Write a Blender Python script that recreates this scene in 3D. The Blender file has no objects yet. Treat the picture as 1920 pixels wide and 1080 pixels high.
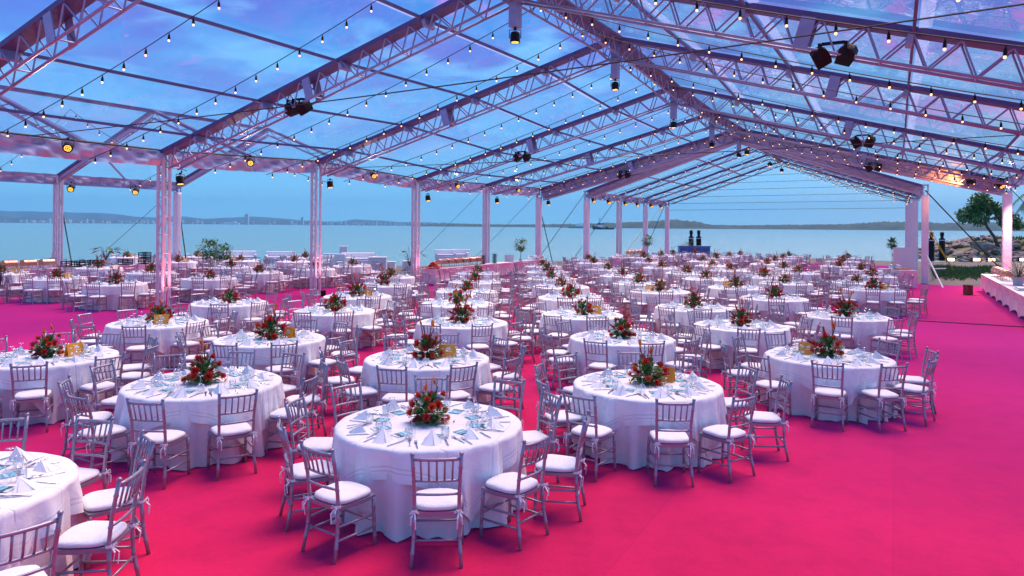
import bpy, math, random
from mathutils import Vector, Matrix, Euler

random.seed(7)
PI = math.pi
R = math.radians
SC = bpy.context.scene
COL = SC.collection

# ------------------------------------------------------------------ camera
HC = 2.75          # camera height
F = 1338.0         # focal length in pixels of the 1920 wide photograph
HY = 423.8         # horizon at the picture's middle column
ROLL = 0.0075      # slope of the horizon
cam_d = bpy.data.cameras.new('camera')
cam = bpy.data.objects.new('camera', cam_d)
COL.objects.link(cam)
cam.location = (0, 0, HC)
cam.rotation_euler = (R(90), -math.atan(ROLL), 0)
cam_d.sensor_width = 36.0
cam_d.lens = 36.0 * F / 1920.0
cam_d.shift_y = -(540 - HY) / 1920.0
cam_d.clip_start = 0.1
cam_d.clip_end = 60000
SC.camera = cam

# ------------------------------------------------------------------ sky
world = bpy.data.worlds.new('World')
SC.world = world
world.use_nodes = True
SUN_EL, SUN_AZ = R(7.0), R(32.0)


def build_world():
    nt = world.node_tree
    nt.nodes.clear()
    N = nt.nodes.new
    L = nt.links.new
    out = N('ShaderNodeOutputWorld')
    bg = N('ShaderNodeBackground')
    sky = N('ShaderNodeTexSky')
    sky.sky_type = 'NISHITA'
    sky.sun_disc = False
    sky.sun_elevation = SUN_EL
    sky.sun_rotation = SUN_AZ
    sky.air_density = 1.0
    sky.dust_density = 0.6
    sky.ozone_density = 2.5
    tc = N('ShaderNodeTexCoord')
    sep = N('ShaderNodeSeparateXYZ')
    L(tc.outputs['Generated'], sep.inputs[0])
    # blue-hour colours by height, laid over the physical sky
    ramp = N('ShaderNodeValToRGB')
    el = ramp.color_ramp.elements
    el[0].position = 0.0; el[0].color = (0.215, 0.580, 0.820, 1)
    el[1].position = 1.0; el[1].color = (0.060, 0.150, 0.470, 1)
    for pos, col in ((0.10, (0.130, 0.430, 0.780, 1)), (0.28, (0.045, 0.215, 0.630, 1)), (0.6, (0.040, 0.155, 0.520, 1))):
        e = el.new(pos); e.color = col
    L(sep.outputs[2], ramp.inputs[0])
    sc_ = N('ShaderNodeMixRGB'); sc_.blend_type = 'MULTIPLY'; sc_.inputs[0].default_value = 1.0
    sc_.inputs[2].default_value = (10, 10, 10, 1)
    L(ramp.outputs[0], sc_.inputs[1])
    tint = N('ShaderNodeMixRGB')
    tint.inputs[0].default_value = 0.95
    L(sky.outputs[0], tint.inputs[1]); L(sc_.outputs[0], tint.inputs[2])
    zc = N('ShaderNodeMath'); zc.operation = 'MAXIMUM'; zc.inputs[1].default_value = 0.0
    L(sep.outputs[2], zc.inputs[0])
    za = N('ShaderNodeMath'); za.operation = 'ADD'; za.inputs[1].default_value = 0.12
    L(zc.outputs[0], za.inputs[0])
    dx = N('ShaderNodeMath'); dx.operation = 'DIVIDE'
    dy = N('ShaderNodeMath'); dy.operation = 'DIVIDE'
    L(sep.outputs[0], dx.inputs[0]); L(za.outputs[0], dx.inputs[1])
    L(sep.outputs[1], dy.inputs[0]); L(za.outputs[0], dy.inputs[1])
    cmb = N('ShaderNodeCombineXYZ')
    L(dx.outputs[0], cmb.inputs[0]); L(dy.outputs[0], cmb.inputs[1])

    def layer(scale, detail, lo, hi, col, amt, prev, off):
        mp = N('ShaderNodeMapping')
        mp.inputs['Location'].default_value = off
        L(cmb.outputs[0], mp.inputs[0])
        no = N('ShaderNodeTexNoise')
        no.inputs['Scale'].default_value = scale
        no.inputs['Detail'].default_value = detail
        no.inputs['Distortion'].default_value = 0.4
        L(mp.outputs[0], no.inputs['Vector'])
        mr = N('ShaderNodeMapRange')
        mr.interpolation_type = 'SMOOTHSTEP'
        mr.inputs[1].default_value = lo
        mr.inputs[2].default_value = hi
        mr.inputs[3].default_value = 0
        mr.inputs[4].default_value = amt
        L(no.outputs[0], mr.inputs[0])
        # clouds thin out into the clear band above the sea
        fade = N('ShaderNodeMapRange')
        fade.inputs[1].default_value = 0.05
        fade.inputs[2].default_value = 0.24
        L(sep.outputs[2], fade.inputs[0])
        mu = N('ShaderNodeMath'); mu.operation = 'MULTIPLY'
        L(mr.outputs[0], mu.inputs[0]); L(fade.outputs[0], mu.inputs[1])
        mx = N('ShaderNodeMixRGB')
        mx.inputs[2].default_value = col
        L(mu.outputs[0], mx.inputs[0]); L(prev, mx.inputs[1])
        return mx.outputs[0]

    c = tint.outputs[0]
    c = layer(1.5, 5, 0.42, 0.60, (0.85, 1.15, 5.4, 1), 0.7, c, (3, 1, 0))
    c = layer(2.5, 7, 0.50, 0.66, (1.5, 4.6, 8.0, 1), 0.85, c, (0, 7, 0))
    c = layer(2.4, 3, 0.66, 0.75, (5.0, 2.0, 6.6, 1), 0.75, c, (5, 2, 0))
    L(c, bg.inputs[0])
    bg.inputs[1].default_value = 0.10
    L(bg.outputs[0], out.inputs[0])


build_world()

# added warm fill from high ahead; dusk itself gives no such light
fill_sun_d = bpy.data.lights.new('fill_sun', 'SUN')
fill_sun_d.energy = 3.9
fill_sun_d.angle = R(42)
fill_sun_d.color = (1.0, 0.69, 0.58)
fill_sun = bpy.data.objects.new('fill_sun', fill_sun_d)
COL.objects.link(fill_sun)
_el = R(62)
_d = Vector((math.sin(SUN_AZ) * math.cos(_el), math.cos(SUN_AZ) * math.cos(_el), math.sin(_el)))
fill_sun.rotation_euler = _d.to_track_quat('Z', 'Y').to_euler()

SC.view_settings.view_transform = 'Standard'
SC.view_settings.look = 'None'
SC.view_settings.exposure = 0.65
SC.view_settings.gamma = 1.0
SC.render.film_transparent = False
cy = SC.cycles
cy.max_bounces = 8
cy.diffuse_bounces = 3
cy.glossy_bounces = 3
cy.transmission_bounces = 4
cy.transparent_max_bounces = 24
cy.sample_clamp_indirect = 3.0
cy.caustics_reflective = False
cy.caustics_refractive = False
cy.use_denoising = True

# ------------------------------------------------------------------ places
VX = 1680.0
TH = math.atan((VX - 960) / F)     # the tent's axis turns away from the view by this much
ST, CT = math.sin(TH), math.cos(TH)
BAY = 6.55
PL, PR = 19.87, 7.64               # left column line, ridge (metres left of the axis)
PRT = 2 * PR - PL                  # right column line
S0 = 2.18 * BAY                    # first frame in view


def W(s, p, z=0.0):
    return Vector((s * ST - p * CT, s * CT + p * ST, z))


def SP(v):
    return (v[0] * ST + v[1] * CT, -v[0] * CT + v[1] * ST)


def G(x, y, h=0.0):
    """where the ray through photo pixel (x, y) meets height h"""
    a = (x - 960) / F
    b = (HY - y) / F
    dz = b + ROLL * a
    dxx = a - ROLL * b
    k = (HC - h) / -dz
    return Vector((dxx * k, k, h))


def D(x, y, dist):
    """point on the ray through photo pixel (x, y) at forward distance dist"""
    a = (x - 960) / F
    b = (HY - y) / F
    return Vector(((a - ROLL * b) * dist, dist, HC + (b + ROLL * a) * dist))


AXIS = math.atan2(CT, ST)          # heading of +s in the ground plane


# ------------------------------------------------------------------ materials
MATS = {}


def mat(name, col, rough=0.6, metal=0.0, var=0.0, vscale=8.0, bump=0.0, bscale=40.0, **kw):
    if name in MATS:
        return MATS[name]
    m = bpy.data.materials.new(name)
    m.use_nodes = True
    nt = m.node_tree
    b = nt.nodes['Principled BSDF']
    b.inputs['Base Color'].default_value = (*col, 1)
    b.inputs['Roughness'].default_value = rough
    b.inputs['Metallic'].default_value = metal
    for k, v in kw.items():
        b.inputs[k.replace('_', ' ')].default_value = v
    if var or bump:
        tc = nt.nodes.new('ShaderNodeTexCoord')
    if var:
        no = nt.nodes.new('ShaderNodeTexNoise')
        no.inputs['Scale'].default_value = vscale
        no.inputs['Detail'].default_value = 6
        nt.links.new(tc.outputs['Object'], no.inputs['Vector'])
        mx = nt.nodes.new('ShaderNodeMixRGB')
        mx.inputs[1].default_value = (*[c * (1 - var) for c in col], 1)
        mx.inputs[2].default_value = (*[min(1, c * (1 + var)) for c in col], 1)
        mr = nt.nodes.new('ShaderNodeMapRange')
        mr.inputs[1].default_value = 0.3
        mr.inputs[2].default_value = 0.7
        nt.links.new(no.outputs[0], mr.inputs[0])
        nt.links.new(mr.outputs[0], mx.inputs[0])
        nt.links.new(mx.outputs[0], b.inputs['Base Color'])
    if bump:
        nb = nt.nodes.new('ShaderNodeTexNoise')
        nb.inputs['Scale'].default_value = bscale
        nb.inputs['Detail'].default_value = 4
        nt.links.new(tc.outputs['Object'], nb.inputs['Vector'])
        bp = nt.nodes.new('ShaderNodeBump')
        bp.inputs['Strength'].default_value = bump
        bp.inputs['Distance'].default_value = 0.02
        nt.links.new(nb.outputs[0], bp.inputs['Height'])
        nt.links.new(bp.outputs[0], b.inputs['Normal'])
    MATS[name] = m
    return m


def emit(name, col, strength, sample=False):
    m = bpy.data.materials.new(name)
    m.use_nodes = True
    b = m.node_tree.nodes['Principled BSDF']
    b.inputs['Base Color'].default_value = (*col, 1)
    b.inputs['Emission Color'].default_value = (*col, 1)
    b.inputs['Emission Strength'].default_value = strength
    m.cycles.emission_sampling = 'AUTO' if sample else 'NONE'
    MATS[name] = m
    return m


M_alu = mat('aluminium_blue_cast', (0.27, 0.31, 0.50), 0.42, 0.25, 0.10, 5)  # blue cast put into the colour against pink light off the carpet
M_fabric = mat('white_fabric_blue_cast', (0.47, 0.50, 0.68), 0.75, 0, 0.05, 3, 0.6, 6)  # lavender light cast put into the white fabric's colour
M_wrap = mat('white_column_wrap', (0.76, 0.75, 0.80), 0.75, 0, 0.05, 3, 0.8, 9)
M_chord = mat('chord_fabric_violet_cast', (0.075, 0.075, 0.22), 0.6, 0, 0.15, 4, 0.3, 8)  # violet light on the undersides put into the colour
M_col = mat('white_column_paint', (0.66, 0.66, 0.72), 0.45, 0.1, 0.08, 5)
M_black = mat('black_plastic', (0.007, 0.007, 0.009), 0.5, Specular_IOR_Level=0.2)
M_cable = mat('black_cable', (0.01, 0.01, 0.012), 0.6)
M_strap = mat('dark_strap', (0.05, 0.05, 0.055), 0.8)
M_yellow_strap = mat('yellow_strap', (0.72, 0.60, 0.04), 0.7)
M_chair = mat('silver_paint', (0.32, 0.29, 0.37), 0.36, 0.45, 0.10, 14)
M_cushion = mat('cushion_cloth', (0.80, 0.79, 0.81), 0.85, 0, 0.03, 12, 0.25, 60)
M_tie = mat('tie_ribbon', (0.80, 0.79, 0.82), 0.85)
M_under = mat('cream_cloth', (0.78, 0.75, 0.76), 0.85, 0, 0.04, 6, 0.25, 70)
M_napkin = mat('napkin_linen', (0.86, 0.86, 0.88), 0.85, 0, 0.03, 20, 0.2, 90)
M_gold = mat('gold_ring', (0.75, 0.52, 0.16), 0.35, 0.8)
M_steel = mat('cutlery_steel', (0.55, 0.57, 0.60), 0.22, 1.0)
M_leaf = mat('green_leaf', (0.055, 0.17, 0.036), 0.55, 0, 0.5, 18)
M_leaf2 = mat('light_green_leaf', (0.16, 0.26, 0.05), 0.45, 0, 0.35, 18)
M_red = mat('red_petal', (0.66, 0.035, 0.025), 0.5, 0, 0.35, 30)
M_crimson = mat('crimson_petal', (0.40, 0.014, 0.03), 0.5, 0, 0.35, 30)
M_orange = mat('orange_petal', (0.82, 0.22, 0.025), 0.5, 0, 0.25, 30)
M_stem = mat('dark_stem', (0.03, 0.035, 0.02), 0.5)
M_berry = mat('orange_berry', (0.75, 0.25, 0.05), 0.35)
M_yellow = mat('yellow_card', (0.92, 0.36, 0.02), 0.55, 0, 0.05, 6)
M_white = mat('white_print', (0.85, 0.84, 0.82), 0.6)
M_sofa = mat('white_upholstery', (0.80, 0.80, 0.82), 0.6, 0, 0.03, 2)
M_copper = mat('copper', (0.72, 0.30, 0.20), 0.28, 0.9, 0.1, 5)
M_spandex = mat('stretch_cover', (0.76, 0.70, 0.76), 0.7, 0, 0.03, 2)
M_bark = mat('bark', (0.10, 0.075, 0.055), 0.9, 0, 0.4, 10, 0.8, 12)
M_rock = mat('rock', (0.27, 0.22, 0.185), 0.9, 0, 0.45, 1.3, 1.0, 3)
M_pot = mat('white_pot', (0.62, 0.62, 0.63), 0.6)
M_wood = mat('dark_wood', (0.13, 0.045, 0.03), 0.55, 0, 0.4, 12)
M_blue = mat('blue_panel', (0.06, 0.26, 0.55), 0.5, 0, 0.15, 4)
M_navy = mat('navy_cloth', (0.012, 0.018, 0.06), 0.85)
M_skin = mat('skin', (0.42, 0.22, 0.14), 0.55)
M_hair = mat('dark_hair', (0.015, 0.012, 0.01), 0.6)
M_bulb = emit('bulb_glow', (1.0, 0.55, 0.25), 1.7)
M_lens = emit('amber_lens', (1.0, 0.42, 0.06), 5.0)
M_flood = emit('flood_lens', (1.0, 0.58, 0.22), 7.0)
M_flat_glass = None


def glass_mat():
    m = bpy.data.materials.new('thin_glass')
    m.use_nodes = True
    nt = m.node_tree
    nt.nodes.clear()
    o = nt.nodes.new('ShaderNodeOutputMaterial')
    t = nt.nodes.new('ShaderNodeBsdfTransparent')
    t.inputs[0].default_value = (0.95, 0.97, 0.98, 1)
    g = nt.nodes.new('ShaderNodeBsdfGlossy')
    g.inputs[0].default_value = (1, 1, 1, 1)
    g.inputs['Roughness'].default_value = 0.06
    fc = nt.nodes.new('ShaderNodeLayerWeight')
    fc.inputs[0].default_value = 0.5
    lw = nt.nodes.new('ShaderNodeMapRange')
    lw.inputs[1].default_value = 0.25
    lw.inputs[2].default_value = 1.0
    lw.inputs[3].default_value = 0.10
    lw.inputs[4].default_value = 0.85
    nt.links.new(fc.outputs['Facing'], lw.inputs[0])
    mx = nt.nodes.new('ShaderNodeMixShader')
    nt.links.new(lw.outputs[0], mx.inputs[0])
    nt.links.new(t.outputs[0], mx.inputs[1])
    nt.links.new(g.outputs[0], mx.inputs[2])
    nt.links.new(mx.outputs[0], o.inputs[0])
    return m


M_glass = glass_mat()


def film_mat():
    """clear roof film: see-through, mirrors more the flatter it is looked at"""
    m = bpy.data.materials.new('clear_roof_film')
    m.use_nodes = True
    nt = m.node_tree
    nt.nodes.clear()
    N = nt.nodes.new
    L = nt.links.new
    o = N('ShaderNodeOutputMaterial')
    t = N('ShaderNodeBsdfTransparent')
    t.inputs[0].default_value = (0.93, 0.96, 0.985, 1)
    g = N('ShaderNodeBsdfGlossy')
    g.inputs[0].default_value = (1, 1, 1, 1)
    g.inputs['Roughness'].default_value = 0.015
    d = N('ShaderNodeBsdfDiffuse')
    d.inputs[0].default_value = (0.7, 0.72, 0.76, 1)
    tr = N('ShaderNodeBsdfTranslucent')
    tr.inputs[0].default_value = (0.75, 0.78, 0.82, 1)
    tc = N('ShaderNodeTexCoord')
    n1 = N('ShaderNodeTexNoise')
    n1.inputs['Scale'].default_value = 1.1
    n1.inputs['Detail'].default_value = 3
    n1.inputs['Distortion'].default_value = 1.2
    L(tc.outputs['Object'], n1.inputs['Vector'])
    bp = N('ShaderNodeBump')
    bp.inputs['Strength'].default_value = 0.25
    bp.inputs['Distance'].default_value = 0.05
    L(n1.outputs[0], bp.inputs['Height'])
    L(bp.outputs[0], g.inputs['Normal'])
    fr = N('ShaderNodeFresnel')
    fr.inputs[0].default_value = 1.5
    lim = N('ShaderNodeMath'); lim.operation = 'MULTIPLY'; lim.inputs[1].default_value = 0.34
    L(fr.outputs[0], lim.inputs[0])
    mx = N('ShaderNodeMixShader')
    L(lim.outputs[0], mx.inputs[0]); L(t.outputs[0], mx.inputs[1]); L(g.outputs[0], mx.inputs[2])
    ad = N('ShaderNodeMixShader')
    ad.inputs[0].default_value = 0.5
    L(d.outputs[0], ad.inputs[1]); L(tr.outputs[0], ad.inputs[2])
    n2 = N('ShaderNodeTexNoise')
    n2.inputs['Scale'].default_value = 0.7
    n2.inputs['Detail'].default_value = 8
    n2.inputs['Distortion'].default_value = 2.0
    L(tc.outputs['Object'], n2.inputs['Vector'])
    mr = N('ShaderNodeMapRange')
    mr.inputs[1].default_value = 0.45
    mr.inputs[2].default_value = 0.75
    mr.inputs[3].default_value = 0.006
    mr.inputs[4].default_value = 0.05
    L(n2.outputs[0], mr.inputs[0])
    m2 = N('ShaderNodeMixShader')
    L(mr.outputs[0], m2.inputs[0]); L(mx.outputs[0], m2.inputs[1]); L(ad.outputs[0], m2.inputs[2])
    L(m2.outputs[0], o.inputs[0])
    return m


M_film = film_mat()


def overlay_mat():
    m = mat('overlay_linen', (0.83, 0.82, 0.84), 0.85, 0, 0.03, 6, 0.3, 80)
    nt = m.node_tree
    b = nt.nodes['Principled BSDF']
    uv = nt.nodes.new('ShaderNodeUVMap')
    sp = nt.nodes.new('ShaderNodeSeparateXYZ')
    nt.links.new(uv.outputs[0], sp.inputs[0])
    last = b.inputs['Base Color'].links[0].from_socket
    for at in (0.085, 0.125):       # drawn-thread hem lines
        s = nt.nodes.new('ShaderNodeMath'); s.operation = 'SUBTRACT'; s.inputs[1].default_value = at
        nt.links.new(sp.outputs[1], s.inputs[0])
        a = nt.nodes.new('ShaderNodeMath'); a.operation = 'ABSOLUTE'
        nt.links.new(s.outputs[0], a.inputs[0])
        c = nt.nodes.new('ShaderNodeMath'); c.operation = 'LESS_THAN'; c.inputs[1].default_value = 0.006
        nt.links.new(a.outputs[0], c.inputs[0])
        k = nt.nodes.new('ShaderNodeMath'); k.operation = 'MULTIPLY'; k.inputs[1].default_value = 0.45
        nt.links.new(c.outputs[0], k.inputs[0])
        mx = nt.nodes.new('ShaderNodeMixRGB')
        mx.inputs[2].default_value = (0.45, 0.43, 0.48, 1)
        nt.links.new(k.outputs[0], mx.inputs[0])
        nt.links.new(last, mx.inputs[1])
        last = mx.outputs[0]
    nt.links.new(last, b.inputs['Base Color'])
    # pressed fold lines left from storage, and loose wrinkles
    tc = nt.nodes.new('ShaderNodeTexCoord')
    s2 = nt.nodes.new('ShaderNodeSeparateXYZ')
    nt.links.new(tc.outputs['Object'], s2.inputs[0])
    hs = None
    for ax in (0, 1):
        pp = nt.nodes.new('ShaderNodeMath'); pp.operation = 'PINGPONG'; pp.inputs[1].default_value = 0.2
        nt.links.new(s2.outputs[ax], pp.inputs[0])
        pw = nt.nodes.new('ShaderNodeMapRange'); pw.inputs[1].default_value = 0.0; pw.inputs[2].default_value = 0.012
        nt.links.new(pp.outputs[0], pw.inputs[0])
        if hs is None:
            hs = pw.outputs[0]
        else:
            ad = nt.nodes.new('ShaderNodeMath'); ad.operation = 'ADD'
            nt.links.new(hs, ad.inputs[0]); nt.links.new(pw.outputs[0], ad.inputs[1]); hs = ad.outputs[0]
    wv = nt.nodes.new('ShaderNodeTexNoise'); wv.inputs['Scale'].default_value = 5.0; wv.inputs['Detail'].default_value = 5; wv.inputs['Distortion'].default_value = 1.5
    nt.links.new(tc.outputs['Object'], wv.inputs['Vector'])
    ml = nt.nodes.new('ShaderNodeMath'); ml.operation = 'MULTIPLY_ADD'; ml.inputs[1].default_value = 2.2
    nt.links.new(wv.outputs[0], ml.inputs[0]); nt.links.new(hs, ml.inputs[2])
    bp = nt.nodes.new('ShaderNodeBump'); bp.inputs['Strength'].default_value = 0.5; bp.inputs['Distance'].default_value = 0.012
    nt.links.new(ml.outputs[0], bp.inputs['Height'])
    nt.links.new(bp.outputs[0], b.inputs['Normal'])
    return m


M_overlay = overlay_mat()


def carpet_mat():
    m = mat('pink_carpet', (0.60, 0.012, 0.105), 0.9)
    nt = m.node_tree
    b = nt.nodes['Principled BSDF']
    b.inputs['Sheen Weight'].default_value = 1.0
    b.inputs['Sheen Roughness'].default_value = 0.38
    b.inputs['Sheen Tint'].default_value = (1.0, 0.08, 0.62, 1)
    b.inputs['Specular IOR Level'].default_value = 0.1
    tc = nt.nodes.new('ShaderNodeTexCoord')
    n = nt.nodes.new('ShaderNodeTexNoise')
    n.inputs['Scale'].default_value = 0.45
    n.inputs['Detail'].default_value = 8
    nt.links.new(tc.outputs['Object'], n.inputs['Vector'])
    n2 = nt.nodes.new('ShaderNodeTexNoise')
    n2.inputs['Scale'].default_value = 22
    n2.inputs['Detail'].default_value = 5
    nt.links.new(tc.outputs['Object'], n2.inputs['Vector'])
    ad = nt.nodes.new('ShaderNodeMath'); ad.operation = 'MULTIPLY_ADD'
    ad.inputs[1].default_value = 0.5
    nt.links.new(n2.outputs[0], ad.inputs[0]); nt.links.new(n.outputs[0], ad.inputs[2])
    mr = nt.nodes.new('ShaderNodeMapRange')
    mr.inputs[1].default_value = 0.5
    mr.inputs[2].default_value = 1.0
    nt.links.new(ad.outputs[0], mr.inputs[0])
    mx = nt.nodes.new('ShaderNodeMixRGB')
    mx.inputs[1].default_value = (0.60, 0.011, 0.052, 1)
    mx.inputs[2].default_value = (0.72, 0.015, 0.072, 1)
    nt.links.new(mr.outputs[0], mx.inputs[0])
    # laid in two-metre rolls: slightly different tone from roll to roll, a thin dark seam between
    rot = nt.nodes.new('ShaderNodeMapping')
    rot.inputs['Rotation'].default_value = (0, 0, -AXIS)
    nt.links.new(tc.outputs['Object'], rot.inputs[0])
    sp = nt.nodes.new('ShaderNodeSeparateXYZ')
    nt.links.new(rot.outputs[0], sp.inputs[0])
    dv = nt.nodes.new('ShaderNodeMath'); dv.operation = 'DIVIDE'; dv.inputs[1].default_value = 2.0
    nt.links.new(sp.outputs[1], dv.inputs[0])
    fl_ = nt.nodes.new('ShaderNodeMath'); fl_.operation = 'FLOOR'
    nt.links.new(dv.outputs[0], fl_.inputs[0])
    wn = nt.nodes.new('ShaderNodeTexWhiteNoise'); wn.noise_dimensions = '1D'
    nt.links.new(fl_.outputs[0], wn.inputs['W'])
    tone = nt.nodes.new('ShaderNodeMapRange')
    tone.inputs[3].default_value = 0.93; tone.inputs[4].default_value = 1.04
    nt.links.new(wn.outputs[0], tone.inputs[0])
    fr_ = nt.nodes.new('ShaderNodeMath'); fr_.operation = 'FRACT'
    nt.links.new(dv.outputs[0], fr_.inputs[0])
    seam = nt.nodes.new('ShaderNodeMath'); seam.operation = 'LESS_THAN'; seam.inputs[1].default_value = 0.004
    nt.links.new(fr_.outputs[0], seam.inputs[0])
    sk = nt.nodes.new('ShaderNodeMath'); sk.operation = 'MULTIPLY_ADD'; sk.inputs[1].default_value = -0.15
    nt.links.new(seam.outputs[0], sk.inputs[0]); nt.links.new(tone.outputs[0], sk.inputs[2])
    # scuffs and tread
    n3 = nt.nodes.new('ShaderNodeTexNoise'); n3.inputs['Scale'].default_value = 2.6; n3.inputs['Detail'].default_value = 9; n3.inputs['Roughness'].default_value = 0.7
    nt.links.new(tc.outputs['Object'], n3.inputs['Vector'])
    sc3 = nt.nodes.new('ShaderNodeMapRange')
    sc3.inputs[1].default_value = 0.36; sc3.inputs[2].default_value = 0.55; sc3.inputs[3].default_value = 0.86; sc3.inputs[4].default_value = 1.0
    nt.links.new(n3.outputs[0], sc3.inputs[0])
    mm = nt.nodes.new('ShaderNodeMath'); mm.operation = 'MULTIPLY'
    nt.links.new(sk.outputs[0], mm.inputs[0]); nt.links.new(sc3.outputs[0], mm.inputs[1])
    vm = nt.nodes.new('ShaderNodeVectorMath'); vm.operation = 'SCALE'
    nt.links.new(mx.outputs[0], vm.inputs[0]); nt.links.new(mm.outputs[0], vm.inputs['Scale'])
    nt.links.new(vm.outputs[0], b.inputs['Base Color'])
    nf = nt.nodes.new('ShaderNodeTexNoise')
    nf.inputs['Scale'].default_value = 120
    nt.links.new(tc.outputs['Object'], nf.inputs['Vector'])
    bp = nt.nodes.new('ShaderNodeBump')
    bp.inputs['Strength'].default_value = 0.25
    bp.inputs['Distance'].default_value = 0.01
    nt.links.new(nf.outputs[0], bp.inputs['Height'])
    nt.links.new(bp.outputs[0], b.inputs['Normal'])
    return m


def sea_mat():
    m = mat('sea_water', (0.13, 0.33, 0.31), 0.22)
    nt = m.node_tree
    b = nt.nodes['Principled BSDF']
    tc = nt.nodes.new('ShaderNodeTexCoord')
    mp = nt.nodes.new('ShaderNodeMapping')
    mp.inputs['Scale'].default_value = (0.25, 1.0, 1)
    nt.links.new(tc.outputs['Object'], mp.inputs[0])
    n = nt.nodes.new('ShaderNodeTexNoise')
    n.inputs['Scale'].default_value = 0.9
    n.inputs['Detail'].default_value = 8
    n.inputs['Roughness'].default_value = 0.65
    nt.links.new(mp.outputs[0], n.inputs['Vector'])
    bp = nt.nodes.new('ShaderNodeBump')
    bp.inputs['Strength'].default_value = 0.8
    bp.inputs['Distance'].default_value = 0.6
    nt.links.new(n.outputs[0], bp.inputs['Height'])
    nt.links.new(bp.outputs[0], b.inputs['Normal'])
    return m


def menu_mat():
    """printed card: teal sky with a pale mark above a dark shore and white foot"""
    m = mat('menu_print', (0.05, 0.36, 0.5), 0.45)
    nt = m.node_tree
    b = nt.nodes['Principled BSDF']
    uv = nt.nodes.new('ShaderNodeTexCoord')
    sp = nt.nodes.new('ShaderNodeSeparateXYZ')
    nt.links.new(uv.outputs['Object'], sp.inputs[0])
    no = nt.nodes.new('ShaderNodeTexNoise')
    no.inputs['Scale'].default_value = 40
    nt.links.new(uv.outputs['Object'], no.inputs['Vector'])
    ad = nt.nodes.new('ShaderNodeMath'); ad.operation = 'MULTIPLY_ADD'
    ad.inputs[1].default_value = 0.05
    nt.links.new(no.outputs[0], ad.inputs[0]); nt.links.new(sp.outputs[1], ad.inputs[2])
    mr = nt.nodes.new('ShaderNodeMapRange')
    mr.inputs[1].default_value = -0.075
    mr.inputs[2].default_value = 0.12
    nt.links.new(ad.outputs[0], mr.inputs[0])
    cr = nt.nodes.new('ShaderNodeValToRGB')
    cr.color_ramp.interpolation = 'CONSTANT'
    el = cr.color_ramp.elements
    el[0].position = 0.0; el[0].color = (0.6, 0.68, 0.72, 1)
    el[1].position = 0.22; el[1].color = (0.02, 0.05, 0.08, 1)
    for p, c in ((0.42, (0.16, 0.5, 0.62, 1)), (0.55, (0.04, 0.36, 0.50, 1)), (0.68, (0.5, 0.72, 0.78, 1)), (0.78, (0.03, 0.33, 0.48, 1))):
        e = el.new(p); e.color = c
    nt.links.new(mr.outputs[0], cr.inputs[0])
    nt.links.new(cr.outputs[0], b.inputs['Base Color'])
    return m


M_carpet = carpet_mat()
M_sea = sea_mat()
M_menu = menu_mat()
M_sand = mat('grey_sand', (0.14, 0.122, 0.105), 0.95, 0, 0.25, 1.5, 0.6, 9)
M_hill_far = mat('far_hill_scrub', (0.025, 0.06, 0.055), 0.95, 0, 0.4, 0.004)
M_hill = mat('hill_scrub', (0.016, 0.055, 0.042), 0.95, 0, 0.5, 0.02)
M_grass = mat('grass_blade', (0.07, 0.15, 0.03), 0.8, 0, 0.4, 3)


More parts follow.
